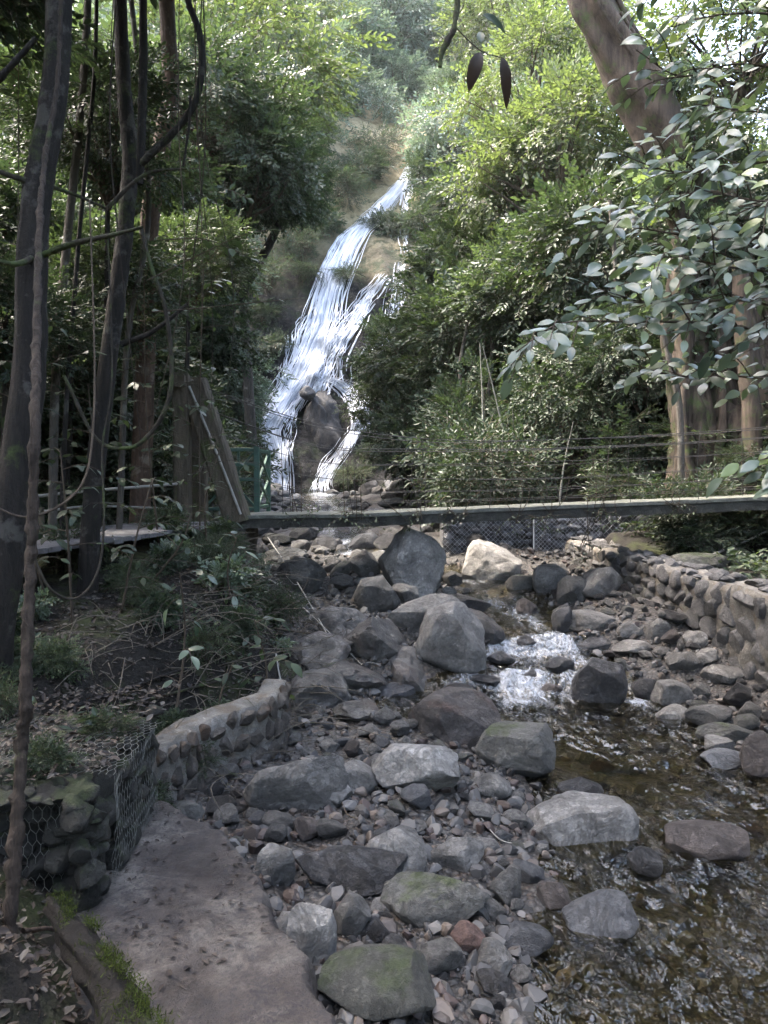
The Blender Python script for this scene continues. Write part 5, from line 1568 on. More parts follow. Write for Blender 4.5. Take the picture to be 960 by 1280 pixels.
c = at(140, -420, 7.4); child('crown', CR['round'], tB, c - tB.location, (0, 0, 2), (3.2, 3.2, 2.1))
tC = trunk([(206, -300, 10), (207, -60, 10), (210, 40, 10), (213, 120, 10), (200, 190, 10), (186, 290, 10), (182, 420, 10.3), (176, 600, 10.5)], [.08, .10, .115, .13, .15], 'bark_red', 'tree', 'straight trunk with peeling reddish bark beyond the dark ones', 'tree', seed=8)
c = at(230, -330, 10.4); child('crown', CR['airy2'], tC, c - tC.location, (0, 0, 2.6), (3.6, 3.6, 2.4))
for pts, rd, mat, lab, sd_ in [
    ([(112, -60, 8), (108, 40, 8), (100, 150, 8), (84, 300, 8), (70, 460, 8), (66, 640, 8)], [.035, .045, .05], 'bark_grey', 'thin grey stem rising between the thick and the spotted trunk', 1),
    ([(178, -60, 6.6), (179, 60, 6.6), (176, 190, 6.6), (174, 230, 6.6)], [.032, .038, .03], 'bark_dark', 'straight dark stem that the looping liana joins', 2),
    ([(122, -60, 7.6), (118, 90, 7.6), (108, 200, 7.6), (96, 330, 7.6), (80, 560, 7.6)], [.02, .022, .026], 'bark_dark', 'wiry dark stem close to the spotted trunk', 3),
    ([(158, -60, 9), (186, 250, 9), (160, 420, 9), (150, 640, 9)], [.03, .035, .04], 'bark_grey', 'leaning grey sapling stem crossing behind the spotted trunk', 4)]:
    trunk(pts, rd, mat, 'sapling', lab, 'sapling', 8, 40, .1, .05, seed=sd_, partname='stem', foot=(sd_ != 2))
def liana(pts, rd, mat, lab, wob=.3, seed=0, n=70):
    P = [at(*p) for p in pts]
    mb = MB(); V, F = tube(P, rd, 7, n, wob=wob, seed=seed); mb.add(V, F)
    return tag(mb.build('liana', MAT[mat], loc=P[-1]), lab, 'liana')
liana([(225, -80, 6.4), (235, 0, 6.4), (249, 40, 6.4), (252, 85, 6.4), (243, 130, 6.45), (215, 168, 6.5), (186, 195, 6.55), (176, 206, 6.6)], [.026, .028, .032], 'bark_dark', 'thick liana bowing outwards in a big loop beside the straight dark stem', .2)
liana([(238, 120, 6.4), (236, 160, 6.4), (229, 208, 6.4)], [.012, .009], 'bark_dark', 'short spur of vine hanging below the big liana loop', .2)
liana([(135, 260, 6.2), (165, 230, 6.2), (190, 215, 6.2), (233, 211, 6.2)], [.02, .014, .008], 'mossbark', 'mossy bough reaching across in front of the spotted trunk', .3)
liana([(176, 283, 5.6), (188, 330, 5.6), (205, 380, 5.6), (213, 430, 5.6), (214, 480, 5.6), (205, 515, 5.6), (185, 545, 5.6), (160, 560, 5.6), (120, 548, 5.6), (80, 470, 5.6)], [.014, .016, .016, .012], 'mossbark', 'slack vine drooping in a wide curve above the plank walkway', .3, 4)
liana([(40, 690, 4.4), (62, 735, 4.4), (95, 748, 4.5), (122, 715, 4.6), (130, 650, 4.7), (128, 560, 4.8), (140, 470, 4.9), (135, 300, 5)], [.007, .008, .007, .005], 'mossbark', 'vine looping just above the leaf litter by the plank walkway', .3, 6)
liana([(-30, 610, 3.6), (0, 636, 3.6), (35, 646, 3.65), (75, 632, 3.7), (105, 600, 3.8), (116, 540, 3.9), (118, 440, 4.0), (112, 250, 4.2)], [.005, .006, .006, .004], 'twig', 'thin pale vine hanging in a shallow bow before the thick dark trunk', .2, 7)
liana([(82, -200, 4.6), (77, -20, 4.55), (72, 100, 4.5), (56, 200, 4.3), (49, 290, 3.9), (46, 420, 3.5), (44, 520, 3.2), (41, 640, 3.15), (36, 740, 3.1), (31, 870, 3.0), (28, 930, 3.0), (20, 1040, 2.9), (10, 1180, 2.8), (0, 1330, 2.7)], [.012, .014, .018, .022, .024, .026, .030], 'bark_vine', 'rough ropy vine stem standing upright in front of everything by the path', .75, 9, 260)

rv = np.random.default_rng(314)
for k in range(9):
    px = rv.uniform(10, 265); d_ = rv.uniform(5.5, 9.5); yb_ = rv.uniform(380, 690); x1 = px + rv.normal(0, 14)
    P = [at(px, -120, d_), at(px + rv.normal(0, 12), yb_ * .25, d_), at(x1 + rv.normal(0, 16), yb_ * .6, d_ - .1), at(x1 + rv.normal(0, 20), yb_, d_ - .15)]
    mb = MB(); V, F = tube(P, [.003 + .004 * rv.random(), .005, .002], 5, 60, wob=.4, seed=k); mb.add(V, F)
    tag(mb.build('hanging_vine', MAT[['bark_vine', 'twig', 'mossbark'][k % 3]], loc=P[-1]), 'thin dark vine hanging straight down among the near bank trunks', 'vine', 'thin vines hanging among the near bank trunks')
for k in range(14):
    x_ = rv.uniform(1.2, 5.2); y_ = rv.uniform(14.2, 17.5); z_ = gz(x_, y_)
    l_ = rv.normal(0, .5); h_ = rv.uniform(1.6, 3.6)
    P = [(x_, y_, z_ - .1), (x_ + l_ * .4, y_ - .1, z_ + h_ * .5), (x_ + l_, y_ - .35, z_ + h_)]
    mb = MB(); V, F = tube(P, [.022, .016, .007], 6, 30, wob=.25, seed=k); mb.add(V, F)
    tag(mb.build('bare_stem', MAT['bark_grey' if k % 3 else 'pole'], loc=P[0]), 'thin bare stem standing in the dark bushes behind the footbridge', 'stem', 'thin bare stems behind the footbridge')
# ---- the leaning strangler fig
bx = at(905, 545, 14)
t = thing('fig_tree', 'huge leaning fig with a fluted trunk and curtains of aerial roots', 'tree', (bx.x, bx.y, gz(bx.x, bx.y) - .2))
P = [at(690, -160, 13.4), at(735, -10, 13.5), at(782, 80, 13.6), at(835, 175, 13.7), at(872, 260, 13.8), at(900, 340, 13.9), at(915, 440, 14), Vector((bx.x, bx.y, gz(bx.x, bx.y) - .3))]
mb = MB(); V, F = tube(P, [.28, .32, .37, .42, .44, .50, .62, .95], 40, 150, wob=.2, flute=.22, seed=4); mb.add(V, F); mb.build('trunk', MAT['bark_fig'], t)
r = np.random.default_rng(55)
for k in range(42):
    a = r.uniform(-1.1, 1.1)
    f = r.uniform(.52, .74)
    q = Vector(spline(P, 100)[int(f * 100)]) + Vector((a * .4, -.35 - .2 * r.random(), 0))
    e = Vector((bx.x + a * 1.2 + r.normal(0, .2), bx.y - .7 - .4 * r.random() , 0)); e.z = gz(e.x, e.y) - .1
    m_ = q.lerp(e, .5) + Vector((r.normal(0, .25), r.normal(0, .12), .1))
    rd = .03 + .15 * r.random() ** 1.8
    mb = MB(); V, F = tube([q, q.lerp(m_, .5) + Vector((r.normal(0, .09), 0, 0)), m_, m_.lerp(e, .5) + Vector((r.normal(0, .12), 0, 0)), e], [rd * .8, rd, rd * 1.1, rd * 1.8], 9, 46, wob=.55, flute=.15, seed=k); mb.add(V, F); mb.build('aerial_root', MAT['bark_fig'], t)
for k in range(7):
    f = r.uniform(.0, .5)
    i0 = int(f * 90); Q = spline(P, 100)
    ph = r.uniform(-1.2, 1.2)
    seq = [Vector(Q[min(i0 + j * 6, 99)]) + Vector((math.sin(ph + j * .12) * .36, -math.cos(ph + j * .12) * .36, .1)) for j in range(6)]
    mb = MB(); V, F = tube(seq, [.03, .055, .04], 7, 30, wob=.3, seed=k); mb.add(V, F); mb.build('climbing_root', MAT['bark_fig'], t)
c = at(900, -420, 14.5); child('crown', CR['round2'], t, c - t.location, (0, 0, .5), (3.6, 3.6, 2.4))
c = at(930, 60, 15.5); child('crown', CR['airy'], t, c - t.location, (0, 0, 1.5), (2.3, 2.3, 1.6))
for k, (f, dx_, rad) in enumerate([(.34, .55, .4), (.72, .75, .8), (.78, -.7, .85), (.84, .2, .8), (.88, -.4, .9), (.9, .8, .9), (.66, 0, .6), (.47, .35, .8), (.55, -.4, .8), (.62, .4, .9), (.7, -.3, .9), (.8, .5, 1.0)]):
    q = Vector(spline(P, 100)[int(f * 99)]) + Vector((dx_ * 1.1, -.35, 0)); child('climber', SH['shrub2' if k % 2 else 'broad'], t, q - t.location, (.6, 0, k * 1.7), (rad, rad * .7, rad))
trunk([(925, 330, 12.6), (928, 400, 12.6), (934, 470, 12.6), (940, 520, 12.6)], [.12, .14, .16], 'bark_fig', 'tree', 'yellowish smooth stem standing before the fig roots', 'tree', seed=3)
trunk([(830, 420, 12.5), (838, 455, 12.5), (850, 520, 12.5)], [.045, .055, .06], 'bark_grey', 'sapling', 'bare mossy stem leaning beside the fig roots', 'sapling', 8, 30, partname='stem')
for pts, lab in [([(640, 300, 18), (655, 380, 18), (690, 470, 18), (700, 560, 18)], 'thin grey stem slanting through the far bank foliage'), ([(585, 400, 19), (575, 470, 19), (590, 560, 19)], 'dark forked stem within the dense far bank tree'),
                 ([(610, 380, 19), (615, 450, 19), (600, 560, 19)], 'dark stem twinned with the forked one on the far bank'), ([(762, 250, 15), (770, 350, 15), (775, 520, 15)], 'slim pale stem between fig and dense bushes')]:
    trunk(pts, [.04, .05, .06], 'bark_grey', 'sapling', lab, 'sapling', 8, 30, partname='stem')

# ---- close plants: twigs with full leaves
FINE = [leaf_fine(.46, .10, -.12), leaf_fine(.50, .16, -.25), leaf_fine(.42, .06, -.05)]
def leafy(mb, pts, rad, leaf, step, seed, sides=5, droop=.2, lm=0, tm=1, start=.25, open_=58, upn=(0, 0, 1), face=(0, -.25, 1)):
    """a twig with alternate stalked leaves"""
    r = np.random.default_rng(seed)
    P = spline(pts, 30)
    V, F = tube(P, rad, sides); mb.add(V, F, tm)
    L = np.concatenate([[0], np.cumsum(np.linalg.norm(np.diff(P, axis=0), axis=1))])
    s = L[-1] * start; k = 0
    while s <= L[-1] + 1e-6:
        f = np.interp(s, L, np.arange(30)); i = min(int(f), 28)
        q = P[i] + (P[i + 1] - P[i]) * (f - i)
        T = P[i + 1] - P[i]; T /= np.linalg.norm(T)
        S = np.cross(T, upn); S /= np.linalg.norm(S) + 1e-9
        a = math.radians(open_ + r.normal(0, 14)) * (1 if k % 2 else -1)
        if s + step > L[-1]: a = r.normal(0, .15)
        D = T * math.cos(a) + S * math.sin(a) + np.array([0, 0, -droop + r.normal(0, .22)])
        R = frames(D[None], np.array(face, float) + r.normal(0, .3, 3))[0]
        LV, LF = FINE[r.integers(3)]
        sc = leaf * r.uniform(.65, 1.2)
        mb.add((LV * sc) @ R.T + q + D / np.linalg.norm(D) * leaf * .12, LF, lm, r.random())
        s += step * r.uniform(.7, 1.3); k += 1

def px_branch(mb, pts, d0, d1, seed, leaf, nside=7, slen=.4, rad=.012, **kw):
    r = np.random.default_rng(seed)
    n = len(pts)
    P = [at(p[0], p[1], d0 + (d1 - d0) * i / (n - 1)) for i, p in enumerate(pts)]
    Q = spline(P, 40)
    leafy(mb, P, [rad, rad * .3], leaf, leaf * .7, seed, **kw)
    for k in range(nside):
        i = int(38 * (.12 + .85 * k / nside))
        T = Q[i + 1] - Q[i]; T /= np.linalg.norm(T)
        S = np.cross(T, (0, 0, 1)); S /= np.linalg.norm(S) + 1e-9
        sd_ = 1 if k % 2 else -1
        D = T * .7 + S * sd_ * r.uniform(.4, .8) + np.array([0, 0, r.normal(-.05, .25)])
        D /= np.linalg.norm(D)
        l_ = slen * r.uniform(.6, 1.25)
        leafy(mb, [Q[i], Q[i] + D * l_ * .5 + [0, 0, .03], Q[i] + D * l_ + [0, 0, -.06]], [rad * .45, rad * .2], leaf, leaf * .46, seed * 31 + k, **kw)

t = thing('broadleaf_tree', 'young tree with large glossy blue-green leaves reaching in from the far shore', 'tree', (4.15, 4.9, gz(4.15, 4.9) - .1))
mb = MB(); V, F = tube([(4.15, 4.9, gz(4.15, 4.9) - .2), (3.9, 5.0, 2.6), (3.65, 5.1, 4.2), (3.5, 5.2, 6.4)], [.09, .075, .06, .03], 10, 40, wob=.15); mb.add(V, F); mb.build('trunk', MAT['bark_grey'], t)
BR_ = [([(1120, 470), (1000, 425), (900, 405), (780, 402), (700, 405), (645, 440)], 5.1, 4.4, 8), ([(1120, 330), (1000, 300), (900, 300), (800, 285), (738, 275)], 5.2, 4.9, 8), ([(1100, 240), (1000, 205), (920, 205), (845, 215), (772, 192)], 5.3, 5.2, 6),
       ([(1090, 150), (1000, 95), (920, 80), (850, 95), (795, 62)], 5.4, 5.3, 6), ([(1110, 380), (1000, 345), (920, 335), (850, 322), (800, 322)], 5.0, 4.6, 7), ([(1110, 300), (1000, 258), (940, 250), (880, 238)], 4.9, 4.5, 6),
       ([(1090, 90), (990, 25), (905, 18), (830, 36)], 5.6, 5.6, 6), ([(1120, 430), (1000, 392), (920, 375), (820, 380), (722, 352)], 5.2, 4.7, 8), ([(1100, 190), (1000, 148), (930, 138), (868, 130)], 5.2, 4.9, 6),
       ([(1120, 500), (1000, 480), (920, 470), (850, 470), (790, 455)], 5.6, 5.6, 6), ([(1120, 540), (1010, 560), (950, 575)], 4.6, 4.4, 3), ([(1090, 60), (1000, -30), (900, -40), (820, -20)], 5.2, 5.0, 6)]
for k, (pts, d0, d1, ns) in enumerate(BR_):
    mb = MB(); px_branch(mb, pts, d0, d1, 300 + k, .125, ns * 2 + 3, .40, .012, droop=.12, face=(-.25, -.8, .75))
    mb.build('leafy_branch', [MAT['leaf_broad'], MAT['twig']], t)

# saplings among the near bank with visible single leaves
def sapling(base, top, seed, leaf, lab, nside=5, mat='leaf_mid', slen=.35):
    r = np.random.default_rng(seed)
    b = Vector(base); b.z = gz(b.x, b.y) - .05
    tp = Vector(top)
    t = thing('sapling', lab, 'sapling', b)
    P = [b, b.lerp(tp, .5) + Vector((r.normal(0, .08), r.normal(0, .08), .05)), tp]
    mb = MB(); V, F = tube(P, [.012, .005], 6, 24, wob=.2); mb.add(V, F); mb.build('stem', MAT['twig'], t)
    mb = MB(); Q = spline(P, 40)
    for k in range(nside):
        i = int(39 * (.3 + .7 * k / max(1, nside - 1))) - 1
        a = k * 2.4 + seed
        D = np.array([math.cos(a), math.sin(a), r.uniform(.05, .5)]); l_ = slen * r.uniform(.6, 1.2)
        leafy(mb, [Q[i], Q[i] + D * l_ * .5, Q[i] + D * l_ + [0, 0, -.08]], [.005, .002], leaf, leaf * .7, seed * 17 + k, droop=.25)
    mb.build('foliage', [MAT[mat], MAT['twig']], t)
for k, (px, pyb, d, pxt, pyt, leaf, lab, ns, mt, sl) in enumerate([
    (262, 700, 8.6, 275, 560, .12, 'sapling with pale-backed leaves before the posts of the bridge tower', 8, 'leaf_mid', .5),
    (290, 720, 7.4, 296, 672, .15, 'broad-leaved seedling in front of the tower foot', 5, 'leaf_broad', .22),
    (150, 730, 6.4, 190, 600, .10, 'spindly sapling leaning over the plank walkway', 7, 'leaf_dark', .4),
    (330, 810, 6.6, 318, 775, .13, 'bright seedling among the fallen twigs', 6, 'leaf_mid', .25),
    (90, 740, 6.0, 75, 560, .11, 'dark sapling beside the thick trunk', 9, 'leaf_dark', .45),
    (215, 780, 5.6, 225, 715, .11, 'low seedling on the leaf-strewn slope', 5, 'leaf_broad', .22),
    (180, 720, 7.4, 240, 640, .11, 'thin sapling against the edge of the walkway', 7, 'leaf_mid', .4),
    (120, 700, 7.8, 110, 480, .12, 'tall thin sapling in the shade behind the thick trunk', 12, 'leaf_mid', .6),
    (60, 720, 6.4, 20, 400, .13, 'tall dark sapling half hidden by the thick trunk', 12, 'leaf_dark', .6),
    (200, 710, 8.8, 180, 350, .13, 'tall leafy sapling in front of the reddish trunk', 16, 'leaf_mid', .7),
    (250, 690, 9.4, 255, 330, .13, 'tall sapling spreading fresh leaves above the tower', 15, 'leaf_mid', .7),
    (20, 900, 4.6, 30, 870, .07, 'tiny pale seedling on the bank by the ropy vine', 4, 'leaf_hazed', .1),
    (280, 850, 5.9, 292, 828, .10, 'seedling at the edge of the bank above the mortared wall', 4, 'leaf_mid', .15)]):
    b = at(px, pyb, d)
    sapling((b.x, b.y, 0), at(pxt, pyt, d), 400 + k, leaf, lab, ns, mt, sl)

# leafy twig coming in at mid-height with a few yellowish leaves
def sprig(name, lab, pts, d, leaf, mats, cat='branch', seed=0, step=.8, rad=.006, start=.4):
    P = [at(p[0], p[1], d) for p in pts]
    mb = MB(); leafy(mb, P, [rad, rad * .4], leaf, leaf * step, seed, start=start, droop=.15)
    return tag(mb.build(name, mats, loc=P[0]), lab, cat)
sprig('branch', 'fine twig with a few yellow-green leaves reaching toward the waterfall', [(185, 350), (250, 318), (300, 295), (345, 285)], 5.5, .11, [MAT['leaf_bright'], MAT['twig']], seed=12, step=1.1)
sprig('branch', 'thin twig with sparse leaves below the yellow-green one', [(190, 390), (250, 385), (320, 378), (380, 372)], 5.6, .09, [MAT['leaf_mid'], MAT['twig']], seed=13, step=1.3)
sprig('branch', 'small leafy shoot crossing before the dense overhanging tree', [(200, 300), (260, 300), (330, 330)], 6.2, .10, [MAT['leaf_mid'], MAT['twig']], seed=14, step=.9)
# hanging mossy twig with two dead leaves at the top
P = [at(574, -60, 3.2), at(572, 0, 3.2), at(568, 32, 3.2), at(560, 50, 3.2), at(552, 66, 3.2), at(550, 84, 3.2)]
t = thing('hanging_twig', 'mossy twig hanging into the top of the view with two curled brown leaves', 'twig', P[0])
mb = MB(); V, F = tube(P, [.012, .011, .014, .008], 8, 40, wob=.5); mb.add(V, F)
V, F = tube([P[2], at(585, 50, 3.2), at(605, 66, 3.2), at(628, 72, 3.2)], [.003, .002], 5, 14); mb.add(V, F)
V, F = tube([at(572, 20, 3.2), at(580, 2, 3.2), at(574, -40, 3.2)], [.002, .002], 5, 14); mb.add(V, F)
mb.build('stem', MAT['mossbark'], t)
def one_leaf(name, p, D, size, mat, w=.4, up=(0, -1, .2), curl=-.5):
    LV, LF = leaf_fine(w, .25, curl, 9)
    R = frames(np.array([D], float), up)[0]
    mb = MB(); mb.add((LV * size) @ R.T + np.array(p), LF, 0, .5); return mb.build(name, MAT[mat], t)
one_leaf('dead_leaf', at(600, 66, 3.2), (-.35, 0, -1), .13, 'leaf_dead', .45)
one_leaf('dead_leaf', at(628, 72, 3.2), (.25, .1, -1), .17, 'leaf_dead', .28)
one_leaf('leaf', at(601, 54, 3.2), (0, 0, 1), .065, 'leaf_mid', .5)
one_leaf('leaf', at(604, 18, 3.2), (1, 0, -.35), .11, 'leaf_dark', .3)

# ---- vines on the bridge wires
for k, (px, top, bot) in enumerate([(372, 505, 640), (440, 560, 650), (520, 585, 650), (645, 560, 655), (690, 600, 655), (735, 560, 690), (760, 590, 650), (575, 610, 650), (840, 600, 640)]):
    r = np.random.default_rng(900 + k)
    mb = MB()
    for j in range(3):
        P = [at(px + r.normal(0, 9), bot, 10.36), at(px + r.normal(0, 14), (top + bot) / 2, 10.38), at(px + r.normal(0, 25), top, 10.4)]
        leafy(mb, P, [.006, .003], .055, .16, 900 + k * 5 + j, start=.1)
    for j in range(4):
        P = [at(px + r.normal(0, 14), bot - 12, 10.36), at(px + r.normal(0, 18), bot - 4, 10.3), at(px + r.normal(0, 22), bot + 12, 10.28)]
        leafy(mb, P, [.004, .002], .05, .05, 950 + k * 5 + j, start=.1)
    tag(mb.build('climbing_vine', [MAT['leaf_mid'], MAT['twig']], loc=at(px, bot, 10.36)), 'wiry vine with tiny leaves clinging to the footbridge wires', 'vine', 'vines on the footbridge wires')

# ---- fallen twigs and brush on the bank
r = np.random.default_rng(66)
def stick(pts, rad, mat, lab, name='fallen_branch', side=0, seed=0):
    P = []
    for px, py, lift in pts:
        q = on_ground(px, py); P.append(Vector((q.x, q.y, q.z + lift)))
    mb = MB(); V, F = tube(P, rad, 6, 24, wob=.3, seed=seed); mb.add(V, F)
    rr = np.random.default_rng(seed)
    Q = spline(P, 30)
    for k in range(side):
        i = rr.integers(6, 28); D = rr.normal(size=3) * .5 + (Q[i] - Q[i - 5]) / np.linalg.norm(Q[i] - Q[i - 5]); D[2] = abs(D[2]) * .5
        l_ = rr.uniform(.12, .4)
        V, F = tube([Q[i], Q[i] + D * l_ * .5 + rr.normal(0, .03, 3), Q[i] + D * l_], [rad[0] * .5, rad[0] * .2], 5, 8); mb.add(V, F)
    tag(mb.build(name, MAT[mat], loc=P[0]), lab, 'branch')
stick([(335, 690, .25), (365, 735, .2), (400, 790, .12), (435, 850, .06)], [.012, .006], 'pole', 'pale bare stick sloping down from the tower foot to the rock ledge', side=5, seed=1)
stick([(300, 735, .2), (345, 750, .22), (390, 780, .1), (470, 860, .1)], [.010, .005], 'pole', 'long thin pale branch lying over the brush above the rock ledge', side=6, seed=2)
stick([(340, 800, .12), (400, 802, .1), (440, 790, .15)], [.012, .009], 'twig', 'dark straight stick lying level across the brush', side=2, seed=3)
stick([(345, 830, .1), (352, 860, .05), (366, 885, .03)], [.009, .007], 'pole', 'short pale stick pointing down at the mortared wall', side=1, seed=4)
stick([(110, 905, .06), (200, 880, .05), (280, 868, .12)], [.014, .009], 'mossbark', 'mossy fallen branch on the leafy bank above the gabion', side=4, seed=5)
stick([(60, 900, .03), (120, 886, .06), (230, 845, .05)], [.016, .010], 'bark_dark', 'dark rotting branch among the dead leaves', side=3, seed=6)
stick([(395, 720, .2), (375, 765, .2), (340, 815, .1)], [.007, .004], 'twig', 'fine drooping twig over the ledge', side=6, seed=7)
stick([(880, 712, .15), (925, 697, .2), (990, 676, .3)], [.016, .012], 'pole', 'bare pale branch lying on the mossy rocks behind the curved wall', side=3, seed=8)
stick([(30, 1180, .05), (75, 1190, .08), (100, 1260, .05)], [.010, .007], 'bark_red', 'reddish forked twig on the mossy mound beside the rotten log', side=2, seed=9)
stick([(420, 985, .04), (432, 1020, .03), (448, 1035, .05)], [.005, .003], 'twig', 'thin bent twig on the gravel bar', side=1, seed=10)
stick([(595, 1020, .03), (625, 1055, .03), (660, 1058, .02)], [.004, .003], 'pole', 'straw-coloured twig curved on the gravel by the water', side=0, seed=11)
mb = MB()
for k in range(900):
    x = r.uniform(-2.6, -.5); y = r.uniform(5.2, 9.6)
    if x > BL(y) + .15 or (x < BL(y) - 1.1): continue
    q = np.array([x, y, gz(x, y) + .02])
    D = np.array([r.normal(.35, .6), r.normal(-.2, .6), r.uniform(-.1, .6)])
    l_ = r.uniform(.15, .75)
    V, F = tube([q, q + D * l_ * .5 + r.normal(0, .04, 3), q + D * l_ + [0, 0, -.1]], [.005, .002], 4, 7); mb.add(V, F)
tag(mb.build('brush', MAT['drytwig']), 'tangle of dry twigs over the brink of the near bank', 'brush', kind='stuff')

# ---- ground cover of small leaves, moss and dead leaves (nobody could count them)
GL = leaf_simple(.5, .06, -.1)
def cover(name, label, n, xr, yr, test, size, mats, flat, lift, seed, dens=None):
    r = np.random.default_rng(seed)
    x = r.uniform(*xr, n); y = yr[0] + (yr[1] - yr[0]) * r.random(n) ** 1.35
    k = test(x, y)
    if dens is not None: k &= n2(x, y, dens[0], 3, seed) > dens[1]
    x, y = x[k], y[k]; z = ground(x, y)
    ong = (x < -1.31) & (x > -2.25) & (y < 5.0) & (y > 3.42 - (x + 1.35) * -.0 + np.where(x < -1.35, (x + 1.35) * .34 + .06, .1))
    z = np.where(ong, np.maximum(z, .93), z) + lift * r.random(len(x))
    D = np.stack([r.normal(size=len(x)), r.normal(size=len(x)), r.normal(0, flat, len(x))], 1)
    s = r.uniform(size[0], size[1], len(x))
    mb = MB(); m_ = r.integers(0, len(mats), len(x)); tn = r.random(len(x))
    for j in range(len(mats)):
        q = m_ == j
        scatter(mb, GL[0], GL[1], frames(D[q], (0, 0, 1), r, .35), np.stack([x, y, z], 1)[q], j, tn[q], s[q])
    return tag(mb.build(name, mats, smooth=False), label, name.replace('_', ' '), kind='stuff')
MAT['litter_pale'] = mat_leaf('pale_dead_leaf', (.035, .031, .026), (.115, .104, .09), .15, .6, .3, (1.2, 1, .8))
bank = lambda x, y: ((x < BL(y) - .15 - .25 * (y < 5)) | ((x < -1.33) & (y > 3.5) & (y < 5))) & ~((x < -2.35) & (x > -4.1) & (y > 6.6) & (y < 10.8) & (np.abs((x + 2.65) - (y - 10.75) * .205) < .62))
cover('leaf_litter', 'dead brown leaves carpeting the near bank', 30000, (-5.5, -.5), (2.0, 10.5), bank, (.020, .060), [MAT['leaf_dead'], MAT['litter_pale'], MAT['leaf_dead'], MAT['leaf_dead']], .3, .03, 501)
cover('undergrowth', 'low green seedlings and creepers covering the shaded near bank', 20000, (-6, -.7), (4.0, 12), lambda x, y: (x < BL(y) - .3) & ~((np.abs((x + 2.65) - (y - 10.75) * .205) < .7) & (y < 10.9)), (.03, .09), [MAT['leaf_dark'], MAT['leaf_mid']], .5, .16, 502, (1.1, -.02))
cover('ground_creepers', 'small leaves covering the ground behind the curved wall', 9000, (3.9, 9), (8, 15), lambda x, y: x > BR(y) + .7, (.05, .14), [MAT['leaf_dark'], MAT['leaf_mid']], .5, .25, 503, (1.2, -.1))
r = np.random.default_rng(504)
mb = MB()
for k in range(1700):
    x, y = r.uniform(-1.6, -.2), r.uniform(2.3, 4.5)
    z, d_ = slab_z(x, y)
    if d_ < .05 or fbm(np.array([[x * 4, y * 4, 3]]), 3)[0] < .02: continue
    R = frames(np.array([[r.normal(), r.normal(), .1]]), (r.normal(0, .15), r.normal(0, .15), 1))[0]
    s = .006 + .04 * r.random() ** 2
    V, F = leaf_simple(r.uniform(.25, .6), .1, -.1)
    mb.add((V * s) @ R.T + [x, y, z + .006], F, 0, r.random())
MAT['wet_leaf'] = mat_leaf('wet_black_leaf', (.012, .010, .010), (.04, .03, .025), .05, .6, .3, (1, 1, 1))
tag(mb.build('leaf_scraps', MAT['wet_leaf'], smooth=False), 'dark wet leaf scraps stuck on the concrete slab', 'leaf scraps', kind='stuff')

# ---- unseen trees behind and over the viewpoint, added to shade the near ground
for k, (x, y, z, rad, kind, lab) in enumerate([(-4.5, -4.0, 7.5, 4.0, 'dark', 'tall dark unseen tree added for shade behind the viewpoint on the path'), (5.2, -6.0, 8.0, 4.2, 'round', 'wide-crowned unseen shade tree over the stream behind the viewpoint'),
                                            (-7.5, 1.5, 9.5, 4.0, 'dark', 'dark unseen shade tree on the slope beside the viewpoint'), (8.2, 2.5, 9.5, 3.8, 'round', 'unseen shade tree on the far slope beside the viewpoint'), (6.2, 5.6, 10.6, 2.7, 'round', 'tall unseen tree added on the far bank to keep sun off the stream'), (8.0, 9.4, 11.5, 2.8, 'round2', 'tall unseen tree added over the curved wall to block sun'), (-8, -5, 3.6, 3.6, 'dark', 'low bushy unseen shade tree behind the viewpoint on the bank'), (-3.2, -9, 3.6, 4, 'round', 'low bushy unseen shade tree further back along the path'), (8, -8, 4, 4.2, 'round2', 'low unseen shade tree on the far bank downstream'), (10, -2, 4.2, 3.6, 'dark', 'low unseen shade tree on the far bank beside the viewpoint'), (-2.6, -3.2, 3.0, 1.7, 'dark', 'small bushy unseen shade tree just behind the viewpoint')]):
    bx, by = x * 1.15, y
    t = thing('tree', lab, 'tree', (bx, by, gz(bx, by) - .2))
    mb = MB(); V, F = tube([(bx, by, gz(bx, by) - .3), (bx * .95, by, z * .5), (x, y, z)], [.26, .2, .1], 10, 30, wob=.15); mb.add(V, F); mb.build('trunk', MAT['bark_dark'], t)
    child('crown', CR[kind], t, Vector((x, y, z)) - t.location, (0, 0, k), (rad, rad, rad * .7))
HAZE = .0002
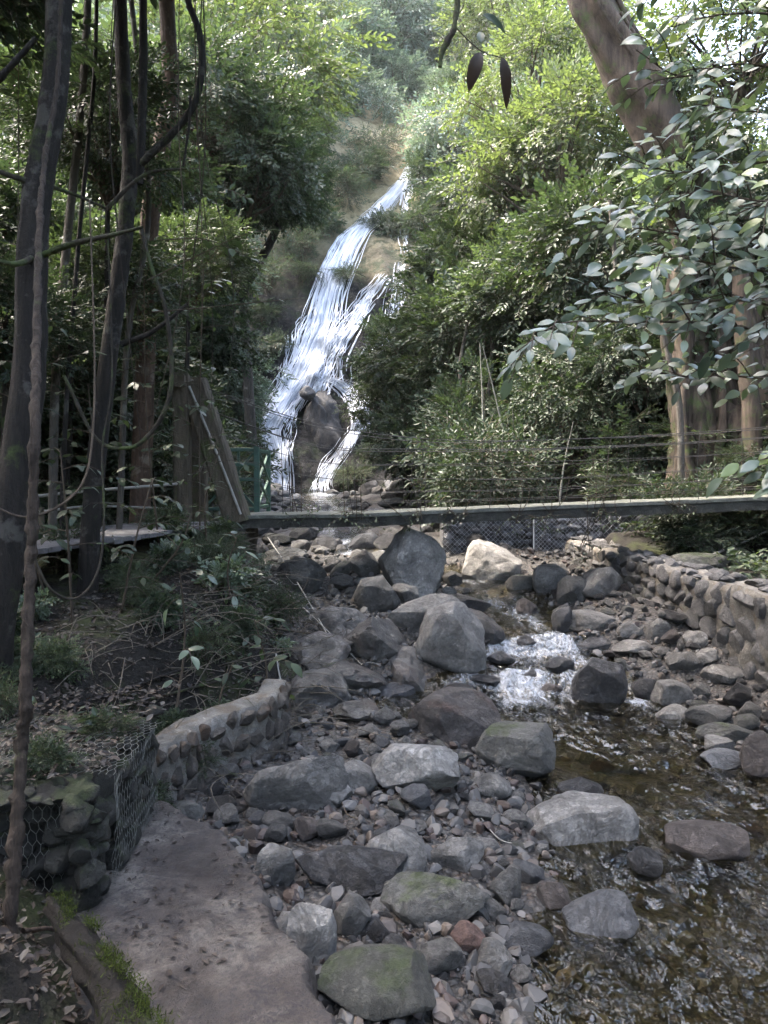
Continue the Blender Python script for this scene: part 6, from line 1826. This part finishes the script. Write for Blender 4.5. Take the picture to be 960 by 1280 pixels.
# ================================================================== CAMERA, SKY, LIGHT
cam = bpy.data.cameras.new('camera')
cam.sensor_fit = 'VERTICAL'; cam.sensor_height = 36; cam.lens = 27
cam.clip_start = .05; cam.clip_end = 600
co = bpy.data.objects.new('camera', cam)
COL.objects.link(co)
co.location = (0, 0, CAMZ)
co.rotation_euler = (PI / 2 - PITCH, 0, 0)
scene.camera = co
SUN_EL, SUN_AZ = math.radians(62), math.radians(-75)
w = bpy.data.worlds.new('World'); scene.world = w
w.use_nodes = True
nt = w.node_tree
bg = nt.nodes['Background']
sky = nt.nodes.new('ShaderNodeTexSky')
sky.sky_type = 'NISHITA'; sky.sun_disc = False
sky.sun_elevation = SUN_EL; sky.sun_rotation = SUN_AZ
sky.air_density = 1.0; sky.dust_density = 5.0; sky.ozone_density = 1.0
nt.links.new(sky.outputs['Color'], bg.inputs['Color'])
bg.inputs['Strength'].default_value = .15
sl = bpy.data.lights.new('sun', 'SUN')
sl.energy = 1.15; sl.angle = math.radians(14); sl.color = (1, .975, .94)
so = bpy.data.objects.new('sun', sl); COL.objects.link(so)
sd = Vector((math.sin(SUN_AZ) * math.cos(SUN_EL), math.cos(SUN_AZ) * math.cos(SUN_EL), math.sin(SUN_EL)))
so.rotation_euler = (-sd).to_track_quat('-Z', 'Y').to_euler()
so.location = (0, 0, 60)
vs = scene.view_settings
vs.view_transform = 'Standard'; vs.look = 'None'; vs.gamma = 1; vs.use_curve_mapping = False
vs.exposure = 4.0
vs.use_white_balance = True; vs.white_balance_temperature = 6950; vs.white_balance_tint = 10
cy = scene.cycles
cy.max_bounces = 6; cy.diffuse_bounces = 3; cy.glossy_bounces = 2; cy.transmission_bounces = 3; cy.transparent_max_bounces = 12
cy.caustics_reflective = False; cy.caustics_refractive = False
cy.sample_clamp_indirect = 6
try:
    cy.use_denoising = True; cy.denoiser = 'OPENIMAGEDENOISE'
except Exception: pass

# ---- damp air in the gorge
mb = MB(); V, F = box((0, 38, 29), (140, 136, 68)); mb.add(V, F)
t = NT('damp_air')
pv = t.n('ShaderNodeVolumePrincipled')
pv.inputs['Color'].default_value = (.88, .94, 1.0, 1)
pv.inputs['Density'].default_value = HAZE
pv.inputs['Anisotropy'].default_value = .3
t.l(pv.outputs[0], t.out.inputs['Volume'])
hz = mb.build('haze', t.m, smooth=False)
tag(hz, 'pale damp air filling the gorge and veiling the far trees', 'haze', kind='stuff')
cy.volume_bounces = 1
